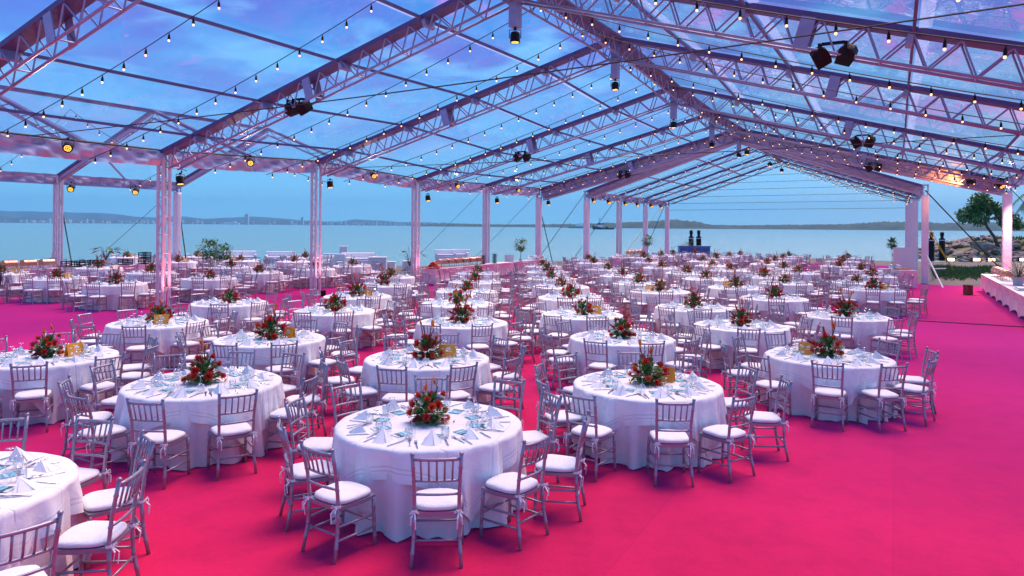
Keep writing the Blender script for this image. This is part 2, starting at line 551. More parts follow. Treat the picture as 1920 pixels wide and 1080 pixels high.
# ------------------------------------------------------------------ mesh building
class MB:
    def __init__(self):
        self.v = []
        self.f = []
        self.mi = []
        self.cur = 0

    def add(self, vs, fs):
        o = len(self.v)
        self.v.extend([tuple(x) for x in vs])
        for f in fs:
            self.f.append(tuple(i + o for i in f))
            self.mi.append(self.cur)
        return self

    def box(self, c, s, M=None):
        hx, hy, hz = s[0] / 2, s[1] / 2, s[2] / 2
        vs = [Vector((x, y, z)) for z in (-hz, hz) for y in (-hy, hy) for x in (-hx, hx)]
        if M is not None:
            vs = [M @ v for v in vs]
        vs = [v + Vector(c) for v in vs]
        return self.add(vs, [(0, 2, 3, 1), (4, 5, 7, 6), (0, 1, 5, 4), (2, 6, 7, 3), (0, 4, 6, 2), (1, 3, 7, 5)])

    def beam(self, p0, p1, w, h, up=Vector((0, 0, 1))):
        """box from p0 to p1, w across, h along up, centred on the line"""
        p0, p1 = Vector(p0), Vector(p1)
        d = (p1 - p0).normalized()
        sx = d.cross(up).normalized()
        u = sx.cross(d).normalized()
        vs = []
        for p in (p0, p1):
            for a, b in ((-1, -1), (1, -1), (1, 1), (-1, 1)):
                vs.append(p + sx * (a * w / 2) + u * (b * h / 2))
        return self.add(vs, [(3, 2, 1, 0), (4, 5, 6, 7), (0, 1, 5, 4), (1, 2, 6, 5), (2, 3, 7, 6), (3, 0, 4, 7)])

    def path(self, pts, rad, n=6, cap=True):
        """tube through points with a radius for each"""
        pts = [Vector(p) for p in pts]
        if not hasattr(rad, '__len__'):
            rad = [rad] * len(pts)
        vs, fs = [], []
        prev = None
        for i, p in enumerate(pts):
            a = pts[max(0, i - 1)]
            b = pts[min(len(pts) - 1, i + 1)]
            d = (b - a).normalized()
            if prev is None:
                ref = Vector((0, 0, 1)) if abs(d.z) < 0.9 else Vector((0, 1, 0))
                u = d.cross(ref).normalized()
            else:
                u = (prev - d * prev.dot(d)).normalized()
            w = d.cross(u)
            prev = u
            for k in range(n):
                t = 2 * PI * k / n
                vs.append(p + (u * math.cos(t) + w * math.sin(t)) * rad[i])
        for i in range(len(pts) - 1):
            for k in range(n):
                k2 = (k + 1) % n
                fs.append((i * n + k, i * n + k2, (i + 1) * n + k2, (i + 1) * n + k))
        if cap:
            fs.append(tuple(range(n - 1, -1, -1)))
            e = (len(pts) - 1) * n
            fs.append(tuple(e + k for k in range(n)))
        return self.add(vs, fs)

    def tube(self, p0, p1, r, n=6):
        return self.path([p0, p1], r, n)

    def lathe(self, prof, n=12, M=None, cap=True):
        vs, fs = [], []
        for r, z in prof:
            for k in range(n):
                t = 2 * PI * k / n
                v = Vector((r * math.cos(t), r * math.sin(t), z))
                vs.append(M @ v if M is not None else v)
        for i in range(len(prof) - 1):
            for k in range(n):
                k2 = (k + 1) % n
                fs.append((i * n + k, i * n + k2, (i + 1) * n + k2, (i + 1) * n + k))
        if cap:
            if prof[0][0] > 1e-4:
                fs.append(tuple(range(n - 1, -1, -1)))
            if prof[-1][0] > 1e-4:
                e = (len(prof) - 1) * n
                fs.append(tuple(e + k for k in range(n)))
        return self.add(vs, fs)

    def xform(self, other, M):
        o = len(self.v)
        self.v.extend([tuple(M @ Vector(v)) for v in other.v])
        for f in other.f:
            self.f.append(tuple(i + o for i in f))
            self.mi.append(self.cur)
        return self

    def mesh(self, name, mats, smooth=False):
        me = bpy.data.meshes.new(name)
        me.from_pydata(self.v, [], self.f)
        if not isinstance(mats, (list, tuple)):
            mats = [mats]
        for m in mats:
            me.materials.append(m)
        if len(mats) > 1:
            me.polygons.foreach_set('material_index', self.mi)
        if smooth:
            me.polygons.foreach_set('use_smooth', [True] * len(self.f))
        me.update()
        return me


WM = {}    # world matrices of things, for parts that are given in world space


def new(name, data, parent=None, loc=None, rz=0.0, M=None):
    """one object; with a parent the transform given is local to it"""
    o = bpy.data.objects.new(name, data)
    COL.objects.link(o)
    if M is not None:
        o.matrix_basis = M
    else:
        if loc is not None:
            o.location = loc
        if rz:
            o.rotation_euler = (0, 0, rz)
    if parent is not None:
        o.parent = parent
    return o


def tag(o, label, cat, group=None, kind=None):
    if label:
        o['label'] = label
    if cat:
        o['category'] = cat
    if group:
        o['group'] = group
    if kind:
        o['kind'] = kind
    return o


def thing(name, label, cat, loc=(0, 0, 0), rz=0.0, group=None):
    o = new(name, None, None, loc, rz)
    o.empty_display_size = 0.2
    WM[o.name] = Matrix.Translation(Vector(loc)) @ Matrix.Rotation(rz, 4, 'Z')
    return tag(o, label, cat, group)


def wpart(name, data, par, M=None):
    """part given in world space under a thing (or under a part of one)"""
    o = bpy.data.objects.new(name, data)
    COL.objects.link(o)
    o.parent = par
    root = par
    inv = WM[par.name].inverted() if par.name in WM else Matrix.Identity(4)
    o.matrix_parent_inverse = inv
    if M is not None:
        o.matrix_basis = M
    WM[o.name] = M if M is not None else Matrix.Identity(4)
    return o


def barM(p0, p1, r):
    p0, p1 = Vector(p0), Vector(p1)
    d = p1 - p0
    q = d.to_track_quat('Z', 'Y').to_matrix().to_4x4()
    return Matrix.Translation(p0) @ q @ Matrix.Diagonal((r, r, d.length, 1))


UNIT_BAR_W = MB().path([(0, 0, 0), (0, 0, 1)], 1.0, 6).mesh('unit_bar', M_col, False)
UNIT_BAR = MB().path([(0, 0, 0), (0, 0, 1)], 1.0, 6).mesh('unit_bar', M_alu, False)


def structure(name, me, loc=None):
    o = new(name, me, None, loc)
    o['kind'] = 'structure'
    return o


ORD = ['front', 'second', 'third', 'fourth', 'fifth', 'sixth', 'seventh', 'eighth', 'ninth', 'tenth', 'eleventh', 'twelfth']
ORDL = ['first', 'second', 'third', 'fourth', 'fifth', 'sixth', 'seventh', 'eighth', 'ninth', 'tenth', 'eleventh', 'twelfth', 'thirteenth', 'fourteenth', 'fifteenth', 'sixteenth', 'seventeenth']
HOUR = ['twelve', 'one', 'two', 'three', 'four', 'five', 'six', 'seven', 'eight', 'nine', 'ten', 'eleven']

# ================================================================== THE SETTING
SEA_Z = -0.8


def lerp_table(tab, x):
    if x <= tab[0][0]:
        return tab[0][1]
    for (a, ya), (b, yb) in zip(tab, tab[1:]):
        if x <= b:
            return ya + (yb - ya) * (x - a) / (b - a)
    return tab[-1][1]


SHORE = [(-200, 56), (-30, 58), (0, 66), (25, 80), (44, 76), (60, 80), (300, 84)]


def build_ground():
    nx, ny = 120, 70
    vs, fs = [], []
    for j in range(ny + 1):
        y = -40 + 160 * j / ny
        for i in range(nx + 1):
            x = -150 + 300 * i / nx
            d = y - (lerp_table(SHORE, x) + 2.5 * math.sin(x * 0.11) + 1.2 * math.sin(x * 0.31))
            z = -0.03 if d < -14 else -0.03 - 0.77 * ((d + 14) / 14) ** 1.3
            if d > -30 and abs(x) > 20:
                z += 0.03 * math.sin(x * 1.7) * math.cos(y * 1.3) - 0.03
            vs.append((x, y, z))
    for j in range(ny):
        for i in range(nx):
            a = j * (nx + 1) + i
            fs.append((a, a + 1, a + nx + 2, a + nx + 1))
    m = MB()
    m.add(vs, fs)
    structure('ground', m.mesh('ground', M_sand, True))
    m = MB()
    m.add([(-14000, 20, SEA_Z), (14000, 20, SEA_Z), (14000, 12000, SEA_Z), (-14000, 12000, SEA_Z)], [(0, 1, 2, 3)])
    structure('sea', m.mesh('sea', M_sea))


build_ground()


def sheet(name, corners, z0, material):
    m = MB()
    n = len(corners)
    vs = [W(s, p, z0) for s, p in corners] + [W(s, p, -0.028) for s, p in corners]
    fs = [tuple(range(n))] + [(i, n + i, n + (i + 1) % n, (i + 1) % n) for i in range(n)]
    m.add(vs, fs)
    o = structure(name, m.mesh(name, material))
    return o


sheet('carpet', [(-12, 38), (-12, -14), (41.0, -7.5), (41.0, -0.6), (60.4, -0.6), (60.4, 18.2), (41.0, 18.2), (41.0, 20.5), (27.5, 25), (27.5, 38)], 0.0, M_carpet)


def ridge(name, prof, dist, width, material, rough, seed):
    """a range of hills: crest heights read at photo columns, real depth to the back"""
    rnd = random.Random(seed)
    x0, x1 = prof[0][0], prof[-1][0]
    n = 420
    ks = [0.0, 0.22, 0.5, 0.78, 1.0]
    hs = [0.0, 0.62, 1.0, 0.7, 0.0]
    vs, fs = [], []
    ph = [rnd.uniform(0, 6) for _ in range(6)]
    for i in range(n + 1):
        px = x0 + (x1 - x0) * i / n
        y = lerp_table(prof, px)
        top = D(px, y, dist)
        h = max(2.0, top.z - SEA_Z)
        h *= 1 + rough * (rnd.uniform(-1, 1) * 0.8 + 0.2 * math.sin(i * 0.4 + ph[0]))
        for k, hh in zip(ks, hs):
            yy = dist + (k - 0.5) * width + 0.06 * width * math.sin(i * 0.31 + ph[1] + 3 * k)
            hz = hh * h * (1 + (0.10 * math.sin(i * 0.57 + ph[2] + 5 * k) if k in (0.22, 0.78) else 0))
            vs.append((top.x * yy / dist, yy, SEA_Z - 0.5 + hz))
    for i in range(n):
        for k in range(4):
            a = i * 5 + k
            fs.append((a, a + 5, a + 6, a + 1))
    m = MB()
    m.add(vs, fs)
    structure(name, m.mesh(name, material, True))


ridge('far_mountains', [(-350, 400), (-150, 397), (0, 395), (100, 397), (207, 400), (253, 406), (300, 408), (333, 405), (383, 410), (427, 408), (467, 406), (500, 407), (567, 413), (633, 416), (667, 411), (707, 413), (750, 416), (800, 417), (900, 420)], 9000, 2500, M_hill_far, 0.012, 1)
ridge('left_shore_hills', [(-350, 406), (-80, 404), (0, 405), (40, 408), (100, 410), (140, 414), (230, 414), (400, 415.5), (640, 417), (880, 419.5)], 6200, 900, M_hill_far, 0.06, 2)
ridge('wooded_spit', [(770, 421), (860, 419.5), (950, 420.5), (1050, 420), (1160, 419), (1290, 420), (1330, 423)], 2600, 300, M_hill, 0.22, 3)
ridge('right_shore_hills', [(1050, 424), (1090, 419), (1160, 417), (1205, 415), (1240, 413), (1272, 412), (1300, 414), (1340, 421.5), (1400, 422), (1500, 421), (1580, 420), (1630, 417), (1660, 415), (1720, 416.5), (1800, 418), (1900, 417), (2000, 418), (2200, 415)], 2000, 320, M_hill, 0.11, 4)

# the town across the bay
M_town = mat('pale_plaster', (0.62, 0.60, 0.58), 0.8, 0, 0.2, 0.02)
M_ship_dark = mat('dark_hull', (0.03, 0.035, 0.05), 0.6)
M_ship_red = mat('red_paint', (0.35, 0.05, 0.05), 0.6)
M_ship_grey = mat('grey_hull', (0.32, 0.36, 0.40), 0.6)


def build_town():
    rnd = random.Random(5)
    m = MB()
    for _ in range(230):
        px = rnd.choice([rnd.uniform(10, 860), rnd.gauss(90, 40), rnd.gauss(280, 50), rnd.gauss(700, 60)])
        d = rnd.uniform(5600, 5900)
        w, h = rnd.uniform(6, 20), rnd.uniform(4, 16) if rnd.random() < 0.9 else rnd.uniform(16, 36)
        c = D(px, 410, d)
        m.box((c.x, d, SEA_Z + h / 2 + rnd.uniform(0, 14)), (w, 14, h + 8))
    o = new('far_town', m.mesh('far_town', M_town))
    tag(o, 'pale low buildings of the town across the bay', 'town', kind='stuff')
    for px, top, w, lab in ((463, 402, 26, 'tall slender pale tower block standing over the town across the bay'),
                            (567, 408, 18, 'shorter pale tower block right of the tallest one across the bay')):
        c = D(px, top, 5500)
        t = thing('tower_block', lab, 'building', (c.x, 5500, SEA_Z))
        h = c.z - SEA_Z
        new('wall', MB().box((0, 0, h / 2), (w, 20, h)).mesh('wall', M_town), t)
        new('roof_plant', MB().box((0, 0, h + 3), (w * 0.5, 10, 6)).mesh('roof_plant', M_town), t)
        bands = MB()
        for k in range(int(h / 7)):
            bands.box((0, -10.2, 5 + 7 * k), (w * 0.86, 0.6, 2.4))
        b = new('window_band', bands.mesh('window_band', M_ship_grey), t)
        b['kind'] = 'stuff'


build_town()


def ship(name, label, px, dist, length, beam, dark, house, cat):
    c = D(px, 420, dist)
    t = thing(name, label, cat, (c.x, dist, SEA_Z), R(180 if house == 'tug' else 0))
    # hull: sections along x, bow at +x
    secs = [(-0.5, 0.9, 0.09), (-0.3, 1.0, 0.075), (0.1, 1.0, 0.085), (0.35, 0.75, 0.13), (0.5, 0.06, 0.19)]
    vs, fs = [], []
    for u, b, f in secs:
        x, hb, z = u * length, beam / 2 * b, f * length
        vs += [(x, -hb * 0.75, -0.6), (x, -hb, z), (x, hb, z), (x, hb * 0.75, -0.6)]
    for i in range(4):
        for k in range(3):
            a = i * 4 + k
            fs.append((a, a + 4, a + 5, a + 1))
    fs += [(0, 1, 2, 3), (19, 18, 17, 16)]
    new('hull', MB().add(vs, fs).mesh('hull', dark), t)
    if house == 'tug':
        L = length
        new('deckhouse', MB().box((0.16 * L, 0, 0.15 * L), (0.3 * L, beam * 0.6, 0.12 * L)).mesh('deckhouse', M_white), t)
        w = new('wheelhouse', MB().box((0.19 * L, 0, 0.25 * L), (0.15 * L, beam * 0.5, 0.09 * L)).mesh('wheelhouse', M_ship_red), t)
        new('window', MB().box((0.19 * L, 0, 0.26 * L), (0.155 * L, beam * 0.51, 0.03 * L)).mesh('window', M_black), w)
        new('funnel', MB().box((0.03 * L, 0, 0.25 * L), (0.06 * L, beam * 0.25, 0.12 * L)).mesh('funnel', M_ship_red), t)
        mm = MB().tube((0.17 * L, 0, 0.28 * L), (0.17 * L, 0, 0.56 * L), 0.18, 5)
        mm.tube((0.17 * L, -2, 0.42 * L), (0.17 * L, 2, 0.42 * L), 0.12, 5).tube((0.12 * L, 0, 0.46 * L), (0.22 * L, 0, 0.46 * L), 0.12, 5)
        new('mast', mm.mesh('mast', M_black), t)
        new('towing_winch', MB().box((-0.16 * L, 0, 0.1 * L), (0.1 * L, beam * 0.4, 0.05 * L)).mesh('towing_winch', M_black), t)
    else:
        L = length
        new('superstructure', MB().box((0.02 * L, 0, 0.13 * L), (0.34 * L, beam * 0.7, 0.09 * L)).box((0.08 * L, 0, 0.2 * L), (0.14 * L, beam * 0.5, 0.06 * L)).mesh('superstructure', M_white), t)
        new('mast', MB().tube((0.05 * L, 0, 0.2 * L), (0.05 * L, 0, 0.32 * L), 0.3, 5).mesh('mast', M_ship_grey), t)


ship('tugboat', 'dark tugboat with red wheelhouse and tall mast out on the bay', 1131, 930, 28, 8, M_ship_dark, 'tug', 'boat')
ship('patrol_boat', 'long grey boat with white superstructure lying behind the tugboat', 1086, 1500, 46, 9, M_ship_grey, 'grey', 'boat')
c_ = D(434, 415, 5200)
ferry = thing('ferry', 'long white ship moored in front of the far town', 'ship', (c_.x, 5200, SEA_Z))
new('hull', MB().box((0, 0, 5), (118, 20, 10)).mesh('hull', M_white), ferry)
new('superstructure', MB().box((-6, 0, 13), (92, 18, 7)).box((20, 0, 19), (20, 14, 6)).mesh('superstructure', M_white), ferry)


# ------------------------------------------------------------------ rocky breakwater, grass, tree, palm
def rock_mesh(seed):
    rnd = random.Random(seed)
    m = MB()
    prof = []
    n = 8
    vs, fs = [], []
    rings = [(-0.42, 0.55), (-0.12, 0.95), (0.2, 0.85), (0.42, 0.45)]
    for z, r in rings:
        for k in range(n):
            t = 2 * PI * k / n
            q = r * rnd.uniform(0.75, 1.15)
            vs.append((q * math.cos(t), q * math.sin(t), z + rnd.uniform(-.1, .1)))
    vs += [(0, 0, -0.5), (0, 0, 0.5)]
    for i in range(3):
        for k in range(n):
            k2 = (k + 1) % n
            fs.append((i * n + k, i * n + k2, (i + 1) * n + k2, (i + 1) * n + k))
    for k in range(n):
        k2 = (k + 1) % n
        fs.append((k2, k, 4 * n))
        fs.append((3 * n + k, 3 * n + k2, 4 * n + 1))
    return m.add(vs, fs).mesh('rock', M_rock)


JET = []


def jet_h(u, v):
    """breakwater height; u metres along to the right, v across (0 front .. 1 back)"""
    end = min(1.0, max(0.0, u / 9.0)) ** 0.7
    return SEA_Z - 0.3 + end * 2.9 * math.sin(PI * min(1, max(0, 0.06 + 0.9 * v))) ** 0.75


def build_breakwater():
    rnd = random.Random(11)
    base = D(1768, 440, 80)
    x0, y0 = base.x, 73.0
    t = thing('rock_breakwater', 'low rocky breakwater with grassy back running out from the right', 'breakwater', (x0 + 20, y0 + 8, SEA_Z))
    vs, fs = [], []
    nu, nv = 40, 14
    for i in range(nu + 1):
        for j in range(nv + 1):
            u, v = 55 * i / nu, j / nv
            vs.append((x0 + u, y0 + 20 * v + 3 * math.sin(u * 0.2), jet_h(u, v) - 0.12 + 0.12 * math.sin(u * 1.9) * math.cos(v * 17)))
    for i in range(nu):
        for j in range(nv):
            a = i * (nv + 1) + j
            fs.append((a, a + nv + 1, a + nv + 2, a + 1))
    m = mat('rough_grass_soil', (0.13, 0.14, 0.06), 0.95, 0, 0.5, 0.5, 1.0, 2)
    wpart('grassy_bank', MB().add(vs, fs).mesh('grassy_bank', m, True), t)
    rocks = [rock_mesh(k) for k in range(5)]
    for k in range(290):
        if k < 190:
            u, v = rnd.uniform(0, 9) ** 1.0, rnd.uniform(0, 1)
        else:
            u, v = rnd.uniform(5, 50), rnd.choice([rnd.uniform(0, 0.16), rnd.uniform(0.42, 0.62)])
        s = rnd.uniform(0.25, 0.6)
        z = jet_h(u, v) + s * 0.15
        M = Matrix.Translation((x0 + u, y0 + 20 * v + 3 * math.sin(u * 0.2), z)) @ Euler((rnd.uniform(-.5, .5), rnd.uniform(-.5, .5), rnd.uniform(0, 6))).to_matrix().to_4x4() @ Matrix.Diagonal((s * rnd.uniform(.9, 1.5), s, s * rnd.uniform(.7, 1.1), 1))
        wpart('rock', rocks[k % 5], t, M)
    gm = MB()
    for _ in range(5200):
        u, v = rnd.uniform(3, 50), rnd.uniform(0.14, 0.75)
        if math.sin(u * 0.9 + 4 * v) + math.sin(u * 0.37 - 7 * v) < -0.35:
            continue
        p = Vector((x0 + u, y0 + 20 * v + 3 * math.sin(u * 0.2), jet_h(u, v) - 0.1))
        h_, a_ = rnd.uniform(0.15, 0.45), rnd.uniform(0, 6.3)
        q = Vector((math.cos(a_), math.sin(a_), 0)) * 0.09
        gm.add([p - q, p + q, p + Vector((rnd.uniform(-.2, .2), rnd.uniform(-.2, .2), h_))], [(0, 1, 2)])
    wpart('bank_grass', gm.mesh('bank_grass', M_grass), t)['kind'] = 'stuff'
    big = wpart('rock', rocks[1], t, Matrix.Translation(D(1844, 462, 78)) @ Matrix.Diagonal((1.3, 1.0, 1.1, 1)))


build_breakwater()


def build_grass():
    rnd = random.Random(3)
    m = MB()
    a, b, c, d = G(1748, 522), G(1890, 522), G(1905, 499), G(1742, 499)
    for _ in range(11000):
        u, v = rnd.random(), rnd.random()
        v = v * (0.86 + 0.08 * math.sin(u * 9)) + 0.05 * math.sin(u * 13) + rnd.gauss(0, 0.07)
        if u > 0.97 - 0.1 * rnd.random() or u < 0.05 * rnd.random():
            continue
        p = (a * (1 - u) + b * u) * (1 - v) + (d * (1 - u) + c * u) * v
        if v < 0.14 and rnd.random() < 0.6:
            continue
        p.z = -0.06
        h, t = rnd.uniform(0.08, 0.30), rnd.uniform(0, 6.3)
        w = rnd.uniform(0.02, 0.05)
        q = Vector((math.cos(t), math.sin(t), 0))
        r = Vector((rnd.uniform(-.12, .12), rnd.uniform(-.12, .12), h))
        m.add([p - q * w, p + q * w, p + r], [(0, 1, 2)])
    o = new('grass', m.mesh('grass', M_grass))
    tag(o, 'strip of green grass between the sand and the shore', 'grass', kind='stuff')


build_grass()


def leaf_cloud(m, blobs, n, size, rnd, flat=0.5):
    """many leaf faces through a set of ellipsoids"""
    tot = sum(b[1] ** 2 for b in blobs)
    for (c, r) in blobs:
        for _ in range(int(n * r * r / tot)):
            v = Vector((rnd.gauss(0, 1), rnd.gauss(0, 1), rnd.gauss(0, 1))).normalized() * r * rnd.uniform(0.35, 1.05)
            v.z *= 0.75
            p = Vector(c) + v
            s = size * rnd.uniform(0.6, 1.4)
            e = Euler((rnd.uniform(-1.2, 1.2), rnd.uniform(-1.2, 1.2), rnd.uniform(0, 6.3))).to_matrix()
            q = [e @ Vector(x) for x in ((-s, 0, 0), (0, -s * flat, 0), (s, 0, 0), (0, s * flat, 0))]
            m.add([p + x for x in q], [(0, 1, 2, 3)])


def build_tree():
    rnd = random.Random(21)
    base = D(1872, 468, 80)
    base.z = 1.2
    t = thing('shore_tree', 'leafy green tree leaning left on the grassy breakwater at the right', 'tree', base)
    k = 80 / F
    cr = Vector((-1.9, 0, 3.3))
    tr = MB()
    tr.path([(0, 0, -0.6), (-0.45, 0, 0.7), (-1.2, 0.1, 1.8), (-1.7, 0, 2.9)], [0.22, 0.17, 0.14, 0.09], 7)
    limbs = [(-3.6, 0.4, 3.2), (-0.3, -0.6, 3.6), (0.9, 0.3, 3.0), (-2.2, -0.5, 4.8), (-1.0, 0.7, 4.6), (1.6, 0, 2.4), (-3.0, -0.8, 2.6)]
    for L in limbs:
        s = Vector((-1.2, 0.1, 1.8)).lerp(Vector((-1.7, 0, 2.9)), rnd.random())
        mid = s.lerp(Vector(L), 0.5) + Vector((0, 0, 0.25))
        tr.path([s, mid, L], [0.09, 0.06, 0.025], 5)
    new('trunk', tr.mesh('trunk', M_bark, True), t)
    m = MB()
    blobs = [((l[0] + rnd.uniform(-.3, .3), l[1], l[2] + 0.1), rnd.uniform(0.75, 1.2)) for l in limbs]
    blobs += [((-1.8, 0, 4.0), 1.3), ((-2.8, 0, 3.9), 1.0), ((-0.7, .2, 4.0), 1.05), ((0.6, 0, 2.5), 0.8), ((2.1, 0, 2.0), .7), ((-4.0, 0, 2.6), .6)]
    leaf_cloud(m, blobs, 5200, 0.16, rnd, 0.55)
    cr = new('crown', m.mesh('crown', M_leaf), t)


build_tree()


def frond_mesh(length, droop, rnd):
    m = MB()
    pts = []
    for i in range(9):
        u = i / 8
        pts.append(Vector((length * u * (1 - 0.18 * u), 0, 0.35 * length * u - droop * length * u * u)))
    m.path(pts, [0.035 * (1 - 0.8 * i / 8) for i in range(9)], 4)
    for i in range(44):
        u = 0.12 + 0.88 * i / 44
        f = u * 8
        k = min(7, int(f))
        p = pts[k].lerp(pts[k + 1], f - k)
        d = (pts[k + 1] - pts[k]).normalized()
        for sgn in (-1, 1):
            L = length * 0.22 * (1.05 - 0.6 * abs(u - 0.4))
            tip = p + d * L * 0.55 + Vector((0, sgn * L * 0.75, -L * rnd.uniform(0.25, 0.6)))
            m.add([p - d * 0.03, p + d * 0.03, tip], [(0, 1, 2)])
    return m.mesh('frond', M_leaf)


def build_palm():
    rnd = random.Random(8)
    top = D(1990, 352, 42)
    t = thing('palm_tree', 'palm tree whose fronds hang into the right edge of the picture', 'palm tree', (top.x + 0.5, 42, -0.05))
    h = top.z
    tr = MB()
    n = 16
    tr.path([(0.0 - 0.5 * (i / n) ** 2, 0, h * i / n) for i in range(n + 1)], [0.2 - 0.06 * i / n + (0.012 if i % 2 else 0) for i in range(n + 1)], 8)
    new('trunk', tr.mesh('trunk', M_bark, True), t)
    fr = [frond_mesh(3.0, 0.75, rnd), frond_mesh(2.7, 1.0, rnd)]
    for k in range(14):
        M = Matrix.Translation((-0.5, 0, h)) @ Matrix.Rotation(2 * PI * k / 14 + rnd.uniform(-.15, .15), 4, 'Z') @ Matrix.Rotation(rnd.uniform(-0.35, 0.25), 4, 'Y')
        new('frond', fr[k % 2], t, M=M)


build_palm()

for px, lab in ((1782, 'lit floodlight on the shore nearest the water, left of the others'), (1830, 'second lit floodlight along the foot of the breakwater'),
                (1858, 'third lit floodlight along the foot of the breakwater'), (1917, 'lit floodlight at the right edge behind the palm')):
    c = G(px, 494, -0.2)
    t = thing('ground_floodlight', lab, 'floodlight', (c.x, c.y, -0.2), 0, 'floodlights along the shore')
    new('housing', MB().box((0, 0.05, 0.34), (0.62, 0.25, 0.3)).mesh('housing', M_black), t)
    new('lens', MB().box((0, -0.085, 0.34), (0.56, 0.02, 0.22)).mesh('lens', M_flood), t)
    new('bracket', MB().box((-0.33, 0.05, 0.2), (0.04, 0.06, 0.4)).box((0.33, 0.05, 0.2), (0.04, 0.06, 0.4)).mesh('bracket', M_black), t)
# ================================================================== THE TENTS
EAVE = [5.0, 4.97, 5.20, 4.92, 5.03, 5.12]
APEX = [8.5, 8.55, 8.60, 8.25, 8.15, 8.25]
FR_S = [S0 + BAY * (k - 1) for k in range(6)]      # six frames, the first one just outside the picture
PURL = [0.13, 0.355, 0.585, 0.80]


def tape_mat():
    m = bpy.data.materials.new('seam_tape')
    m.use_nodes = True
    nt = m.node_tree
    nt.nodes.clear()
    o = nt.nodes.new('ShaderNodeOutputMaterial')
    t = nt.nodes.new('ShaderNodeBsdfTransparent')
    t.inputs[0].default_value = (0.8, 0.9, 1, 1)
    d = nt.nodes.new('ShaderNodeBsdfTranslucent')
    d.inputs[0].default_value = (0.8, 0.85, 0.9, 1)
    mx = nt.nodes.new('ShaderNodeMixShader')
    mx.inputs[0].default_value = 0.2
    nt.links.new(t.outputs[0], mx.inputs[1]); nt.links.new(d.outputs[0], mx.inputs[2])
    nt.links.new(mx.outputs[0], o.inputs[0])
    return m


M_tape = tape_mat()


def rafter(tent, s, pl, pr, eave_l, apex, pa, width, depth, detail, pitch, plates=True, cloth=False):
    """one roof truss: fabric-faced top chord, twin bottom chords, zigzag bracing on both faces"""
    top = MB()
    halves = [((pl, eave_l), (pa, apex)), ((pr, eave_l), (pa, apex))]
    for (a, za), (b, zb) in halves:
        top.beam(W(s, a, za - 0.06), W(s, b, zb - 0.06), width, 0.11)
    tr = wpart('roof_truss', top.mesh('roof_truss', M_chord), tent)
    bot, rung, joined = MB(), MB(), MB()
    for (a, za), (b, zb) in halves:
        L = math.hypot(b - a, zb - za)
        dp, dz = (b - a) / L, (zb - za) / L
        sg = -1 if dp < 0 else 1
        npx, npz = dz * sg, -abs(dp)      # down and inwards

        def q(u, w, ds):
            return W(s + ds, a + dp * u + npx * w, za + dz * u + npz * w)
        w2 = width * 0.40
        for ds in (-w2, w2):
            me = MB().tube(q(0.25, depth, ds), q(L - depth * 0.25, depth, ds), 0.032, 6)
            wpart('bottom_chord', me.mesh('bottom_chord', M_alu, True), tr)
        n = max(3, int(L / pitch))
        st = L / n
        for i in range(n):
            u0, u1, u2 = i * st, (i + 0.5) * st, (i + 1) * st
            for ds in (-w2, w2):
                for (ua, wa, ub, wb) in ((u0, 0.1, u1, depth), (u1, depth, u2, 0.1)):
                    if ua < 0.2 and wa > 0.2:
                        continue
                    p0, p1 = q(max(ua, 0.15), wa, ds), q(ub, wb, ds)
                    if detail == 2:
                        wpart('brace', UNIT_BAR, tr, barM(p0, p1, 0.019))
                    elif detail == 1:
                        joined.tube(p0, p1, 0.019, 5)
                    elif ds > 0:
                        joined.tube(p0, p1, 0.022, 4)
            if i % 2 == 0:
                rung.tube(q(u1, depth, -w2), q(u1, depth, w2), 0.018, 4)
        if plates:
            for ut in (0.49,):
                u = ut * L
                bx = MB()
                for ds in (-w2 - 0.03, w2 + 0.03):
                    p0, p1 = q(u, 0.1, ds), q(u, depth + 0.02, ds)
                    bx.beam(p0, p1, 0.26, 0.03, W(1, 0) - W(0, 0))
                wpart('splice_plate', bx.mesh('splice_plate', M_alu), tr)
            for ut in PURL:
                u = ut * L
                bx = MB().beam(q(u, 0.06, 0), q(u, 0.30, 0), 0.10, width * 0.95, W(1, 0) - W(0, 0))
                wpart('purlin_bracket', bx.mesh('purlin_bracket', M_alu), tr)
        if cloth:
            me = MB()
            vs, fs = [], []
            n2 = 40
            for i in range(n2 + 1):
                u = L * i / n2
                for j in range(3):
                    w = 0.02 + (depth + 0.12) * j / 2
                    vs.append(q(min(u, L - w * 0.26), w, 0.21 + 0.018 * math.sin(i * 1.7 + j)))
            for i in range(n2):
                for j in range(2):
                    k = i * 3 + j
                    fs.append((k, k + 3, k + 4, k + 1))
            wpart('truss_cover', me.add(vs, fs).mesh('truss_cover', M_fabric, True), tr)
    wpart('rungs', rung.mesh('rungs', M_alu), tr)['kind'] = 'stuff'
    if joined.f:
        wpart('bracing', joined.mesh('bracing', M_alu), tr)['kind'] = 'stuff'
    return tr


def panel(tent, sa, sb, a0, a1, b0, b1, lift=0.03, sag=0.10):
    """clear film between two frames; a = (p, z) ends on the first frame, b on the second"""
    vs, fs = [], []
    nu, nv = 6, 10
    for i in range(nu + 1):
        u = i / nu
        for j in range(nv + 1):
            v = j / nv
            p = (a0[0] * (1 - v) + a1[0] * v) * (1 - u) + (b0[0] * (1 - v) + b1[0] * v) * u
            z = (a0[1] * (1 - v) + a1[1] * v) * (1 - u) + (b0[1] * (1 - v) + b1[1] * v) * u
            vs.append(W(sa + (sb - sa) * u, p, z + lift - sag * math.sin(PI * u) * (0.6 + 0.4 * math.sin(v * 9))))
    for i in range(nu):
        for j in range(nv):
            k = i * (nv + 1) + j
            fs.append((k, k + nv + 1, k + nv + 2, k + 1))
    wpart('roof_panel', MB().add(vs, fs).mesh('roof_panel', M_film, True), tent)


